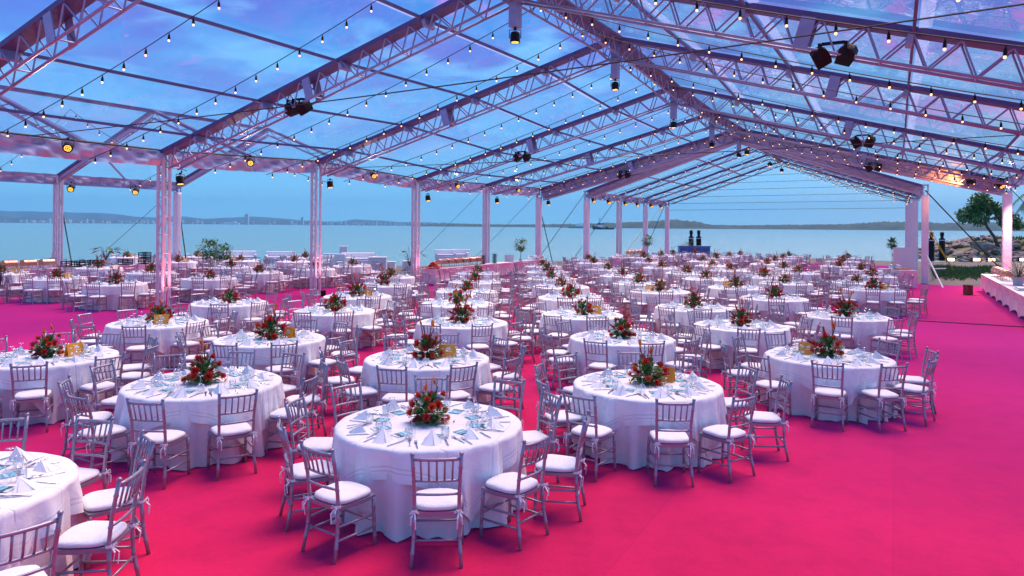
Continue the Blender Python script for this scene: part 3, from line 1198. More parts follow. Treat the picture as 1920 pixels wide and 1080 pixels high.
def lattice_column(tent, s, p, h, wrapped=False, w=0.34):
    w = w if wrapped else 0.23
    if wrapped:
        m = MB()
        vs, fs = [], []
        n, nz = 20, 26
        for j in range(nz + 1):
            z = 0.0 + (h - 0.55) * j / nz
            for k in range(n):
                t = 2 * PI * k / n
                e = 0.35
                cx = math.copysign(abs(math.cos(t)) ** e, math.cos(t)) * w / 2
                cy_ = math.copysign(abs(math.sin(t)) ** e, math.sin(t)) * w / 2
                sc = 1 + 0.02 * math.sin(z * 9 + k * 1.3) + (0.16 * (1 - z / 0.5) if z < 0.5 else 0) * (0.6 + 0.4 * math.sin(k * 2.1))
                vs.append(W(s + cx * sc, p + cy_ * sc, z))
        for j in range(nz):
            for k in range(n):
                k2 = (k + 1) % n
                fs.append((j * n + k, j * n + k2, (j + 1) * n + k2, (j + 1) * n + k))
        fs.append(tuple(nz * n + k for k in range(n)))
        c = wpart('column', MB().add(vs, fs).mesh('column', M_wrap, True), tent)
        m = MB()
        for a in (-1, 1):
            for b in (-1, 1):
                m.tube(W(s + a * w * .36, p + b * w * .36, h - 0.6), W(s + a * w * .36, p + b * w * .36, h - 0.05), 0.03, 6)
        m.box(W(s, p, h - 0.03), (w, w, 0.05), Matrix.Rotation(AXIS, 3, 'Z'))
        wpart('column_head', m.mesh('column_head', M_alu), c)
        return c
    m = MB()
    for a in (-1, 1):
        for b in (-1, 1):
            m.tube(W(s + a * w / 2, p + b * w / 2, 0.02), W(s + a * w / 2, p + b * w / 2, h - 0.05), 0.052, 8)
    m.box(W(s, p, 0.015), (w + 0.24, w + 0.24, 0.03), Matrix.Rotation(AXIS, 3, 'Z'))
    c = wpart('column', m.mesh('column', M_col), tent)
    n = 9
    for i in range(n):
        z = 0.12 + (h - 0.4) * i / (n - 1)
        for a in (-1, 1):
            wpart('rung', UNIT_BAR_W, c, barM(W(s + a * w / 2, p - w / 2, z), W(s + a * w / 2, p + w / 2, z), 0.02))
        for b in (-1, 1):
            wpart('rung', UNIT_BAR_W, c, barM(W(s - w / 2, p + b * w / 2, z), W(s + w / 2, p + b * w / 2, z), 0.02))
        if i < n - 1:
            z2 = 0.12 + (h - 0.4) * (i + 1) / (n - 1)
            sg = 1 if i % 2 else -1
            wpart('diagonal', UNIT_BAR_W, c, barM(W(s - w / 2, p - sg * w / 2, z), W(s - w / 2, p + sg * w / 2, z2), 0.017))
    return c


def valance(tent, sa, sb, p, za, zb, depth, seed, name='valance', off=0.22):
    rnd = random.Random(seed)
    n, nz = 110, 6
    ph = [rnd.uniform(0, 6) for _ in range(4)]
    vs, fs = [], []
    for i in range(n + 1):
        u = i / n
        for j in range(nz + 1):
            v = j / nz
            z = za + (zb - za) * u - depth * v - (0.05 * math.sin(PI * u) * v)
            wr = 0.045 * math.sin(u * 37 + v * 7 + ph[0]) + 0.035 * math.sin(u * 61 - v * 9 + ph[1]) + 0.05 * math.sin(u * 15 + v * 5 + ph[2]) + 0.02 * math.sin(u * 95 + v * 3 + ph[3])
            vs.append(W(sa + (sb - sa) * u, p - off + wr * (0.45 + 0.55 * math.sin(PI * min(1, v * 0.8))), z))
    for i in range(n):
        for j in range(nz):
            k = i * (nz + 1) + j
            fs.append((k, k + nz + 1, k + nz + 2, k + 1))
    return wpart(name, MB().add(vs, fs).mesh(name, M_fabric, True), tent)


def guy(tent, p0, p1, m=None, r=0.022):
    p0, p1 = Vector(p0), Vector(p1)
    me = MB().beam(p0, p1, r * 2.4, r * 0.8).mesh('guy_strap', m or M_strap)
    o = wpart('guy_strap', me, tent)
    st = wpart('ground_stake', MB().tube(p1 + Vector((0, 0, -0.3)), p1 + Vector((0, 0, 0.12)), 0.03, 6).mesh('ground_stake', M_cable), o)


def pts_of(k):
    return (PL, EAVE[k]), (PR, APEX[k]), (PRT, EAVE[k])


def build_main_tent():
    t = thing('clear_roof_tent', 'large clear-roofed event tent with box-truss frames over the near tables', 'tent', W(S0 + 2 * BAY, PR))
    for k, s in enumerate(FR_S):
        last = k == 5
        rafter(t, s, PL, PRT, EAVE[k], APEX[k], PR, 0.42, 0.66, 2 if k in (1, 2) else 1, 0.72, cloth=last)
        lattice_column(t, s, PL, EAVE[k], wrapped=last)
        if k >= 2:
            lattice_column(t, s, PRT, EAVE[k], wrapped=last, w=0.38 if last else 0.34)
    for k in range(5):
        sa, sb = FR_S[k], FR_S[k + 1]
        la, ra, qa = pts_of(k)
        lb, rb, qb = pts_of(k + 1)
        panel(t, sa, sb, la, ra, lb, rb)
        panel(t, sa, sb, qa, ra, qb, rb)
        for side, (ea, eb) in (('l', (la, lb)), ('r', (qa, qb))):
            for u in PURL:
                def at(e, r):
                    return e[0] + (r[0] - e[0]) * u, e[1] + (r[1] - e[1]) * u
                pa, pb = at(ea, ra), at(eb, rb)
                A, B = W(sa + 0.2, pa[0], pa[1] - 0.09), W(sb - 0.2, pb[0], pb[1] - 0.09)
                wpart('purlin', MB().beam(A, B, 0.05, 0.07).mesh('purlin', M_chord), t)
                if side == 'l' or k < 4:
                    o = 0.17 if side == 'l' else -0.17
                    dz = -0.17 * (ra[1] - ea[1]) / abs(ra[0] - ea[0])
                    A2, B2 = W(sa + 0.2, pa[0] + o, pa[1] + 0.0 + dz), W(sb - 0.2, pb[0] + o, pb[1] + 0.0 + dz)
                    wpart('seam_tape', MB().beam(A2, B2, 0.20, 0.004).mesh('seam_tape', M_tape), t)
            e = PL if side == 'l' else PRT
            m = MB().beam(W(sa + .2, e, ea[1] - 0.1), W(sb - .2, e, eb[1] - 0.1), 0.14, 0.14)
            wpart('eave_beam', m.mesh('eave_beam', M_alu), t)
            valance(t, sa + 0.12, sb - 0.12, e, ea[1] - 0.02, eb[1] - 0.02, 0.44, 30 + k, off=0.1 if side == 'l' else -0.1)
            m = MB().tube(W(sa, e - 0.14 if side == 'l' else e + .14, ea[1] + 0.01), W(sb, e - 0.14 if side == 'l' else e + .14, eb[1] + 0.01), 0.03, 6)
            wpart('eave_cable', m.mesh('eave_cable', M_cable), t)
        # ridge: fabric-faced beam with twin tubes and bracing
        za, zb = ra[1], rb[1]
        m = MB()
        for o in (-1, 1):
            m.beam(W(sa, PR + o * 0.17, za - 0.12), W(sb, PR + o * 0.17, zb - 0.12), 0.30, 0.06, Vector((0, 0, 1)))
        rd = wpart('ridge_beam', m.mesh('ridge_beam', M_chord), t)
        rb_ = MB()
        for o in (-0.2, 0.2):
            wpart('ridge_tube', UNIT_BAR, rd, barM(W(sa + .2, PR + o, za - 0.62), W(sb - .2, PR + o, zb - 0.62), 0.03))
            n = 8
            for i in range(n):
                u0, u1, u2 = i / n, (i + .5) / n, (i + 1) / n
                P = lambda u, d: W(sa + (sb - sa) * u, PR + o, za + (zb - za) * u - d)
                rb_.tube(P(u0, 0.14), P(u1, 0.62), 0.016, 5).tube(P(u1, 0.62), P(u2, 0.14), 0.016, 5)
        wpart('ridge_bracing', rb_.mesh('ridge_bracing', M_alu), rd)['kind'] = 'stuff'
    # hanging posts under the ridge
    for k in range(1, 6):
        m = MB().box(W(FR_S[k], PR, APEX[k] - 0.72), (0.26, 0.20, 1.16), Matrix.Rotation(AXIS, 3, 'Z'))
        wpart('ridge_post', m.mesh('ridge_post', M_alu), t)
    # straps from the eaves to the ground outside
    for k, (a, b) in enumerate((((904, 364), (862, 474)), ((1005, 372), (975, 470)), ((1014, 374), (1034, 496)))):
        s = FR_S[4 if k == 0 else 5]
        q = W(s, PL + 0.15, EAVE[4] - 0.25)
        e = [W(FR_S[4] - 2.6, PL + 4.0, 0), W(FR_S[5] - 1.6, PL + 4.5, 0), W(FR_S[5] + 1.9, PL - 0.2, 0)][k]
        guy(t, q, e)
    q = W(FR_S[5], PRT, EAVE[5] - 0.3)
    guy(t, q, W(FR_S[5] + 1.0, PRT - 4.0, 0))
    return t


main_tent = build_main_tent()

# ---- second tent, further out along the same ridge
T2L, T2R, T2A = 17.2, -1.15, 8.0
T2S = [41.9, 47.9, 53.9, 59.9]


def build_far_tent():
    t = thing('clear_roof_tent', 'smaller clear-roofed tent joined behind the large one, open gable to the sea', 'tent', W(51, T2A))
    ev, ap = 5.02, 8.12
    for k, s in enumerate(T2S):
        rafter(t, s, T2L, T2R, ev, ap, T2A, 0.30, 0.40, 0, 1.4, plates=False, cloth=k == 0)
        lattice_column(t, s, T2L, ev, wrapped=k != 1, w=0.34)
        lattice_column(t, s, (-1.30, -0.98, -0.85, -0.75)[k], ev, wrapped=True, w=0.32)
    for k in range(3):
        sa, sb = T2S[k], T2S[k + 1]
        for e in (T2L, T2R):
            panel(t, sa, sb, (e, ev), (T2A, ap), (e, ev), (T2A, ap))
            for u in (0.33, 0.67):
                p, z = e + (T2A - e) * u, ev + (ap - ev) * u
                wpart('purlin', MB().beam(W(sa + .15, p, z - 0.06), W(sb - .15, p, z - 0.06), 0.16, 0.06).mesh('purlin', M_alu), t)
            m = MB()
            for dz in (0.08, 0.42):
                m.tube(W(sa + .15, e, ev - dz), W(sb - .15, e, ev - dz), 0.035, 6)
            n = 9
            for i in range(n):
                a, b = sa + .15 + (sb - sa - .3) * i / n, sa + .15 + (sb - sa - .3) * (i + .5) / n
                c = sa + .15 + (sb - sa - .3) * (i + 1) / n
                m.tube(W(a, e, ev - .08), W(b, e, ev - .42), 0.018, 4).tube(W(b, e, ev - .42), W(c, e, ev - .08), 0.018, 4)
            wpart('eave_truss', m.mesh('eave_truss', M_alu), t)
            valance(t, sa + .1, sb - .1, e, ev, ev, 0.46, 50 + k, off=-0.06 if e > 0 else 0.06)
        wpart('ridge_beam', MB().beam(W(sa, T2A, ap - 0.08), W(sb, T2A, ap - 0.08), 0.22, 0.12).mesh('ridge_beam', M_chord), t)
    # cross wires in the open gable end
    for i in range(6):
        z = 4.2 + 0.55 * i
        h = min(1.0, max(0.0, (z - ev) / (ap - ev)))
        a, b = T2L + (T2A - T2L) * h, T2R + (T2A - T2R) * h
        wpart('gable_wire', MB().tube(W(T2S[3], a, z), W(T2S[3], b, z + 0.1), 0.014, 4).mesh('gable_wire', M_cable), t)
    for a, b in ((T2S[0], T2S[0] - 3.0), (T2S[1], T2S[1] - 3.2), (T2S[3], T2S[3] + 1.0)):
        guy(t, W(a, T2L + .15, ev - 0.2), W(b, T2L + 2.5, 0))
    guy(t, W(T2S[3], T2L + .15, ev - 0.2), W(T2S[3] - 3.0, T2L + 3.2, 0), M_yellow_strap, 0.025)
    # straps on the right, to the sand
    guy(t, W(T2S[0], T2R - .15, ev - 0.3), W(T2S[0] + 4.5, T2R - 4.4, -0.05), M_strap, 0.03)
    guy(t, W(T2S[0], T2R - .15, 2.9), G(1790, 510), M_yellow_strap, 0.02)
    guy(t, W(T2S[1], T2R - .15, 3.6), G(1788, 507), M_yellow_strap, 0.016)
    # leaning white props by the near right column
    m = MB().tube(W(T2S[0], T2R - .2, 1.5), G(1768, 540, 0.0), 0.04, 6).tube(W(T2S[0] + 1.2, T2R - .2, 1.4), G(1750, 524, 0.0), 0.04, 6)
    m.tube(W(T2S[0], T2R - .5, 0.75), W(T2S[0] + .6, T2R - 1.1, 0.75), 0.025, 5)
    wpart('prop', m.mesh('prop', M_wrap), t)
    return t


far_tent = build_far_tent()

# ---- side tent on the left, sharing the large tent's eave
AN_P0, AN_P1, AN_A = 20.5, 34.1, 27.3
AN_S = [5.9, 12.5, 19.1, 25.3]


def build_side_tent():
    t = thing('side_tent', 'smaller clear-roofed tent along the left side of the large tent', 'tent', W(16, AN_A))
    ev, ap = 4.98, 7.5
    for k, s in enumerate(AN_S):
        rafter(t, s, AN_P1, AN_P0, ev, ap, AN_A, 0.18, 0.34, 0, 1.2, plates=False, cloth=False)
        for e, c in ((AN_P1, AN_A), (AN_P0, AN_A)):
            m = MB()
            L = math.hypot(c - e, ap - ev)
            a, b = W(s, e, ev - 0.22), W(s, c, ap - 0.22)
            e2 = 0.16 if e == AN_P1 else 0.10
            e1 = 0.40 if e == AN_P1 else 0.10
            vs = []
            for ds in (-0.025, 0.025):
                vs += [W(s + ds, e, ev - 0.02), W(s + ds, c, ap - 0.02), W(s + ds, c, ap - 0.02 - e2), W(s + ds, e, ev - 0.02 - e1)]
            m.add(vs, [(3, 2, 1, 0), (4, 5, 6, 7), (0, 1, 5, 4), (1, 2, 6, 5), (2, 3, 7, 6), (3, 0, 4, 7)])
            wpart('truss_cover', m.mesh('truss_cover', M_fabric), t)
        if k:
            lattice_column(t, s, AN_P1, ev, wrapped=k == 3, w=0.32)
    for k in range(3):
        sa, sb = AN_S[k], AN_S[k + 1]
        for e in (AN_P1, AN_P0):
            panel(t, sa, sb, (e, ev), (AN_A, ap), (e, ev), (AN_A, ap))
        valance(t, sa + .1, sb - .1, AN_P1, ev, ev, 0.42, 70 + k, off=0.05)
        m = MB()
        for dz in (0.05, 0.45):
            m.beam(W(sa + .15, AN_P1 - .12, ev - dz), W(sb - .15, AN_P1 - .12, ev - dz), 0.06, 0.06)
        wpart('eave_truss', m.mesh('eave_truss', M_alu), t)
        for i in range(5):
            s = sa + (sb - sa) * (i + 0.5) / 5
            wpart('hanger', UNIT_BAR, t, barM(W(s, AN_P1 - .14, ev - .05), W(s, AN_P1 - .14, ev - .45), 0.018))
        wpart('roof_strut', MB().beam(W(sa + .4, AN_A + 4.2, ev + .9), W(sa + 3.2, AN_P1 - .1, ev - .05), 0.07, 0.07).mesh('roof_strut', M_alu), t)
        wpart('ridge_beam', MB().beam(W(sa, AN_A, ap - 0.08), W(sb, AN_A, ap - 0.08), 0.2, 0.12).mesh('ridge_beam', M_chord), t)
    guy(t, W(AN_S[2], AN_P1 + .1, ev - .3), W(AN_S[2] + 2.6, AN_P1 + 3.2, 0))
    guy(t, W(AN_S[3], AN_P1 + .1, ev - .3), W(AN_S[3] - 3.4, AN_P1 + 3.2, 0))
    guy(t, W(AN_S[3], AN_P1 + .1, ev - .3), W(AN_S[3] + 1.6, AN_P1 + 1.2, 0))
    return t


side_tent = build_side_tent()

# ------------------------------------------------------------------ string lights
SOCKET = MB().lathe([(0.006, 0.0), (0.011, -0.03), (0.023, -0.06), (0.027, -0.125), (0.022, -0.14)], 8).mesh('socket', M_black, True)
BULB = MB().lathe([(0.016, -0.138), (0.021, -0.150), (0.021, -0.164), (0.014, -0.176), (0.0, -0.180)], 8, cap=False).mesh('bulb', M_bulb, True)


def string_light(s, pl, pr, pa, z_e, z_a, label, group, step=0.72, sag=0.25, ds=0.0):
    root = thing('string_light', label, 'string light', W(s, pa, z_a), 0, group)
    pts = []
    for (a, za, b, zb) in ((pl, z_e, pa, z_a), (pa, z_a, pr, z_e)):
        n = 16
        for i in range(n + (1 if b == pr else 0)):
            t = i / n
            pts.append(W(s + ds * (a + (b - a) * t - pa) / 12, a + (b - a) * t, za + (zb - za) * t - sag * 4 * t * (1 - t)))
    wpart('cable', MB().path(pts, 0.011, 4).mesh('cable', M_cable), root)
    acc, left = 0.0, 0.3
    for a, b in zip(pts, pts[1:]):
        L = (b - a).length
        while left <= L:
            c = a.lerp(b, left / L)
            M = Matrix.Translation(c - Vector((0, 0, 0.008))) @ Matrix.Rotation(random.uniform(-.12, .12), 4, 'X')
            so = wpart('socket', SOCKET, root, M)
            new('bulb', BULB, so)
            left += step
        left -= L


n_str = 0
for k in range(5):
    za = APEX[k] * 0.5 + APEX[k + 1] * 0.5 - 0.42
    for j, u in enumerate((0.20, 0.60)):
        s = FR_S[k] + BAY * u
        n_str += 1
        string_light(s, PL - 0.25, PRT + 0.25, PR, 4.5, za,
                     f'string of warm bulbs across the large tent, {ORD[n_str - 1] if n_str > 1 else "nearest"} of the ten from the front' if n_str > 1 else 'string of warm bulbs across the large tent, nearest of the ten',
                     'string lights under the large clear roof', ds=random.uniform(-.4, .4))
for k in range(3):
    for j, u in enumerate((0.25, 0.75)):
        n = k * 2 + j
        string_light(T2S[k] + 6 * u, T2L - .2, T2R + .2, T2A, 4.6, 7.7, f'string of warm bulbs in the far tent, {["nearest", "second", "third", "fourth", "fifth", "farthest"][n]} of its six',
                     'string lights in the far tent', step=0.8)
for k in range(3):
    string_light(AN_S[k] + 3.2, AN_P1 - .2, AN_P0 + .2, AN_A, 4.5, 7.0, f'string of warm bulbs in the left side tent, {["nearest", "middle", "farthest"][k]} of three',
                 'string lights in the side tent', step=0.8)


# two long dark cables stretched across the tent
def cable(name, label, a, b, sag, r=0.012):
    a, b = Vector(a), Vector(b)
    pts = [a.lerp(b, i / 16) - Vector((0, 0, sag * 4 * (i / 16) * (1 - i / 16))) for i in range(17)]
    o = new(name, MB().path(pts, r, 5).mesh(name, M_cable))
    tag(o, label, 'cable')


cable('tie_cable', 'long black cable crossing the near tent from left eave to right', W(10.3, PL - .1, 4.98), W(10.3, PRT + .1, 5.55), 0.12)
cable('tie_cable', 'thinner black cable crossing the tent at the second column', W(FR_S[2] + .3, PL - .1, 4.95), W(FR_S[2] + .3, PRT + .1, 5.1), 0.10)
cable('power_cable', 'thin black cable lying across the bare pink carpet at the right', G(1716, 601, 0.012), G(1990, 617, 0.012), 0.0, 0.012)


# ------------------------------------------------------------------ stage lamps
def par_mesh():
    body = MB().lathe([(0.05, 0.16), (0.10, 0.14), (0.115, 0.10), (0.12, -0.08), (0.125, -0.10), (0.105, -0.10)], 14).mesh('can', M_black, True)
    lens = MB()
    lens.lathe([(0.0, -0.097), (0.104, -0.097)], 14, cap=False)
    led = MB()
    for r, n in ((0.035, 5), (0.075, 11)):
        for k in range(n):
            t = 2 * PI * k / n
            led.lathe([(0.013, 0.0), (0.0, -0.008)], 6, Matrix.Translation((r * math.cos(t), r * math.sin(t), -0.099)), cap=False)
    yoke = MB()
    yoke.path([(-0.135, 0, 0.0), (-0.135, 0, 0.2), (0.135, 0, 0.2), (0.135, 0, 0.0)], 0.012, 4)
    yoke.box((0, 0, 0.22), (0.06, 0.06, 0.06))
    return body, lens.mesh('lens', mat('lens_plate', (0.5, 0.2, 0.03), 0.3, Emission_Color=(1, 0.3, 0.03, 1), Emission_Strength=1.6), True), led.mesh('diode', M_lens), yoke.mesh('yoke', M_black)


PAR = par_mesh()
MATS['lens_plate'].cycles.emission_sampling = 'NONE'


def par(loc, aim, label, group, scale=1.0, power=0.0, col=(1, 0.75, 0.5), spot=80):
    loc = Vector(loc)
    t = thing('par_light', label, 'stage light', loc, 0, group)
    d = Vector(aim).normalized()
    az = math.atan2(d.y, d.x) + PI / 2
    tilt = math.acos(max(-1, min(1, -d.z)))
    Mh = Matrix.Rotation(az, 4, 'Z') @ Matrix.Rotation(-tilt, 4, 'X')
    S = Matrix.Scale(scale, 4)
    c = new('can', PAR[0], t, M=S @ Mh)
    l = new('lens', PAR[1], c)
    new('diode_cluster', PAR[2], l)
    new('yoke', PAR[3], t, M=S @ Matrix.Rotation(az, 4, 'Z'))
    if power:
        ld = bpy.data.lights.new('par_lamp', 'SPOT')
        ld.energy = power
        ld.color = col
        ld.spot_size = R(spot)
        ld.spot_blend = 0.8
        ld.shadow_soft_size = 0.1
        lo = bpy.data.objects.new('par_lamp', ld)
        COL.objects.link(lo)
        lo.location = loc + d * 0.16 * scale
        lo.rotation_euler = (-d).to_track_quat('Z', 'Y').to_euler()


RIDGE_POWER, EAVE_POWER = 420, 260
for k in range(1, 6):
    par(W(FR_S[k], PR, APEX[k] - 1.54), (0.0, -0.05, -1), f'black stage lamp glowing amber under the ridge post, {["nearest", "second", "third", "fourth", "fifth"][k - 1]} from the front',
        'lamps hanging under the ridge', 0.95, RIDGE_POWER, (1.0, 0.80, 0.66), 120)
nm = ['cut off at the left edge', 'over the far left tables', 'left of the second column', 'between the second and third columns', 'between the third and fourth columns', 'between the last two columns']
inward = W(0, -1) - W(0, 0)
for k in range(5):
    s = FR_S[k] + BAY * (0.45 if k else 0.52)
    z = (EAVE[k] + EAVE[k + 1]) / 2 - 0.22
    d = inward * 0.6 + Vector((0, -0.75, -0.55))
    par(W(s, PL - 0.42, z), d, f'amber stage lamp on the left eave, {["leftmost", "second", "third", "fourth", "fifth"][k]} along the white valance', 'lamps along the left eave', 1.0, EAVE_POWER, (1.0, 0.78, 0.62), 110)
for k in range(1, 6):
    par(W(FR_S[k] + 0.1, PL - 0.62, EAVE[k] - 0.92), (0.15, -0.1, -1), f'stage lamp hanging beside the top of the {["first", "second", "third", "fourth", "fifth"][k - 1]} left column', 'lamps by the column tops', 1.0, 0)
for k in range(3):
    for j, u in enumerate((0.05, 0.5)):
        n = k * 2 + j
        par(W(T2S[k] + 6 * u, T2L - 0.35, 4.4), (0.3, -0.6, -0.8), f'small stage lamp under the far tent eave, {ORD[n] if n else "nearest"} in its row', 'lamps under the far tent eave', 1.1, 0)
for n, (s, lab) in enumerate(((AN_S[2] + .4, 'stage lamp next to the slim column of the side tent'), (AN_S[2] + 3.6, 'amber stage lamp at mid span of the side tent eave'))):
    par(W(s, AN_P1 - .3, 4.35), (0.3, -0.8, -0.5), lab, 'lamps under the side tent eave', 1.2, 0)
for k in (1, 2, 3):
    par(W(T2S[k] - 3 * (k == 1), T2A, 7.3), (0, -.1, -1), f'stage lamp hung from the far tent ridge, {["nearest", "middle", "farthest"][k - 1]} of three', 'lamps under the far tent ridge', 1.1, 0)
# the lamp that reddens the fabric of the last frame, right
rp = W(FR_S[5] - 0.55, PRT + 1.5, EAVE[5] - 0.10)
par(rp, W(FR_S[5], PRT + 2.6, EAVE[5] + 0.0) - rp, 'amber stage lamp shining onto the white truss fabric at the right', 'lamps at the right eave', 1.3, 260, (1.0, 0.28, 0.06), 110)
par(W(FR_S[5] - 0.8, PRT + 0.35, EAVE[5] - 0.3), (0.2, -0.6, -0.7), 'stage lamp with added beam by the top of the right wrapped column', 'lamps at the right eave', 1.3, 1600, (1.0, 0.60, 0.62), 140)  # pinkish beam added here to brighten the bare carpet


def moving_head(s, p, z, label, flip):
    t = thing('floodlight_pair', label, 'floodlight', W(s, p, z), AXIS, 'black floodlights on the trusses')
    t.scale = (0.78, 0.78, 0.78)
    for n, y in enumerate((-0.28, 0.28)):
        tilt = (0.5 if n else -0.35) * flip
        M = Matrix.Translation((0.0, y, 0.0)) @ Matrix.Rotation(tilt, 4, 'X') @ Matrix.Rotation(-0.5, 4, 'Y')
        m = MB()
        vs, fs = [], []
        prof = [(-0.16, -0.20), (-0.20, -0.08), (-0.20, 0.10), (-0.12, 0.20), (0.06, 0.22), (0.16, 0.16), (0.18, -0.20)]
        for x in (-0.19, 0.19):
            vs += [(x, a, b) for a, b in prof]
        n7 = len(prof)
        for i in range(n7):
            i2 = (i + 1) % n7
            fs.append((i, i2, n7 + i2, n7 + i))
        fs += [tuple(range(n7 - 1, -1, -1)), tuple(range(n7, 2 * n7))]
        h = new('head', m.add(vs, fs).mesh('head', M_black), t, M=M)
        new('lens', MB().box((0, 0, -0.205), (0.32, 0.28, 0.012)).mesh('lens', mat('dark_glass', (0.02, 0.025, 0.04), 0.08)), h)
        new('yoke', MB().box((-0.23, 0, 0.08), (0.025, 0.07, 0.36)).box((0.23, 0, 0.08), (0.025, 0.07, 0.36)).box((0, 0, 0.26), (0.48, 0.07, 0.03)).mesh('yoke', M_black), t, M=Matrix.Translation((0, y, 0)))
    new('clamp', MB().box((0, 0, 0.3), (0.1, 0.5, 0.06)).mesh('clamp', M_black), t)


for k, row in ((1, 'front'), (3, 'third'), (5, 'last')):
    for p, side in ((14.25, 'left'), (1.03, 'right')):
        tt = (PL - p) / (PL - PR) if p > PR else (p - PRT) / (PR - PRT)
        z = EAVE[k] + (APEX[k] - EAVE[k]) * tt - 0.72
        moving_head(FR_S[k] - 0.05, p, z, f'black floodlight pair clamped to the {row} truss in view, {side} slope', 1 if p > PR else -1)

# ================================================================== TABLES, CHAIRS AND WHAT LIES ON THEM
TABLE_H, TABLE_R = 0.76, 0.90
# pixel of the foot of each centrepiece, by row (front to back)
ROWS = [
    ('centre-left row', [(805, 798), (801, 673), (867, 605), (858, 569), (875, 546), (890, 528), (895, 512)]),
    ('centre row', [(1213, 723), (1166, 634), (1092, 590), (1069, 558), (1052, 537), (1034, 522), (1027, 510), (1018, 499)]),
    ('centre-right row', [(1553, 670), (1389, 611), (1300, 577), (1237, 546), (1198, 531), (1167, 517), (1140, 505), (1113, 493), (1103, 487)]),
    ('right row', [(1587, 593), (1451, 559), (1379, 539), (1330, 523), (1288, 512), (1241, 502), (1216, 492), (1207, 483)]),
    ('outer right row', [(1634, 542), (1504, 530), (1433, 519), (1373, 507), (1336, 498), (1318, 490), (1297, 476), (1240, 480), (1267, 477)]),
    ('carpet-edge row', [(1601, 516), (1522, 513), (1469, 503), (1439, 495), (1453, 489), (1343, 484), (1367, 481), (1388, 478)]),
    ('last right row', [(1573, 530), (1614, 506), (1574, 499), (1580, 490), (1589, 484), (1469, 484), (1479, 480)]),
    ('left row', [(382, 721), (506, 636), (627, 583), (670, 555), (718, 534), (732, 519)]),
    ('far-left row', [(-128, 930), (89, 671), (297, 605), (430, 568)]),
    ('side tent', [(217, 532), (107, 522), (3, 513), (393, 522), (284, 511), (534, 507), (571, 505), (186, 502), (432, 501), (640, 500), (100, 493), (334, 491), (461, 489), (541, 490), (573, 483), (370, 481), (238, 482)]),
]
OFFSET = {('centre-left row', 0): 1, ('centre row', 0): 11, ('left row', 0): 17, ('centre-right row', 0): -2, ('far-left row', 1): -5,
          ('centre-left row', 1): -16, ('left row', 1): 10, ('centre row', 1): -18, ('centre-right row', 1): 7, ('far-left row', 0): 16,
          ('right row', 0): -4, ('far-left row', 2): -14, ('centre-left row', 2): 12}
OVER_ROT = {('centre-left row', 0): 24, ('centre row', 0): 48, ('left row', 0): 30, ('centre-right row', 0): 8}
CARDS = {('far-left row', 2): (0.05, -0.32, 0), ('far-left row', 1): (0.34, -0.10, 35), ('centre-left row', 1): (0.30, 0.05, -12), ('centre-right row', 0): (-0.30, 0.02, 6),
         ('centre row', 0): (0.22, 0.20, -20), ('left row', 1): (0.30, 0.02, -40), ('left row', 3): (0.28, 0.0, -30), ('right row', 2): (-0.28, 0.0, 10), ('centre row', 2): (0.30, 0.1, -25),
         ('centre-right row', 3): (-0.30, 0.0, 5), ('side tent', 1): (0.34, 0.0, 20), ('side tent', 2): (0.45, 0.0, -10), ('side tent', 10): (-0.34, -0.05, 5), ('side tent', 11): (0.3, 0.0, 10),
         ('side tent', 15): (0.15, -0.2, 0), ('side tent', 16): (0.25, -0.05, 0), ('side tent', 12): (-0.32, 0, 12), ('outer right row', 0): (0.3, 0.1, 0)}

TABS = []
for row, pix in ROWS:
    for i, (x, y) in enumerate(pix):
        c = G(x, y, 0.78)
        c = c * ((c.y + 0.16) / c.y)
        TABS.append(dict(row=row, i=i, x=c.x, y=c.y, x0=c.x, y0=c.y))
# nudge crowded far tables apart, mostly along the line of sight
for it in range(260):
    for a in range(len(TABS)):
        for b in range(a + 1, len(TABS)):
            A, B = TABS[a], TABS[b]
            dx, dy = B['x'] - A['x'], B['y'] - A['y']
            d = math.hypot(dx, dy)
            if d < 2.98:
                if d < 1e-3:
                    dx, dy, d = 0, 1, 1
                k = (2.98 - d) / d * 0.25
                wa = min(1.0, (A['y'] / 16) ** 2)
                wb = min(1.0, (B['y'] / 16) ** 2)
                A['x'] -= dx * k * wa * 0.7; A['y'] -= dy * k * wa
                B['x'] += dx * k * wb * 0.7; B['y'] += dy * k * wb
for T in TABS:
    s, p = SP((T['x'], T['y']))
    T['d'] = math.hypot(T['x'], T['y'])
    i, row = T['i'], T['row']
    if row == 'side tent':
        order = sorted([t for t in TABS if t['row'] == row], key=lambda t: t['x0'] / t['y0'])
        k = order.index(T)
        T['name'] = f'side-tent table {ORDL[k]} from the left'
    elif (row, i) == ('far-left row', 0):
        T['name'] = 'the bottom-left corner table'
    else:
        j = i - 1 if row == 'far-left row' else i
        T['name'] = f'the {ORD[j]} table of the {row}'
TABS.sort(key=lambda t: t['d'])


def fold(phi, v, seed, amp):
    """radial swing of hanging cloth at angle phi, v = 0 at the edge, 1 at the floor"""
    r = random.Random(seed)
    a = [r.uniform(0, 6.3) for _ in range(4)]
    w = (1 - 2 * abs(math.sin(7 * phi + a[0] + 0.6 * math.sin(3 * phi + a[3])))) * 0.55 + math.sin(19 * phi + a[1] + v) * 0.25 + math.sin(31 * phi + a[2]) * 0.2
    return amp * v ** 0.8 * (w + 0.35)


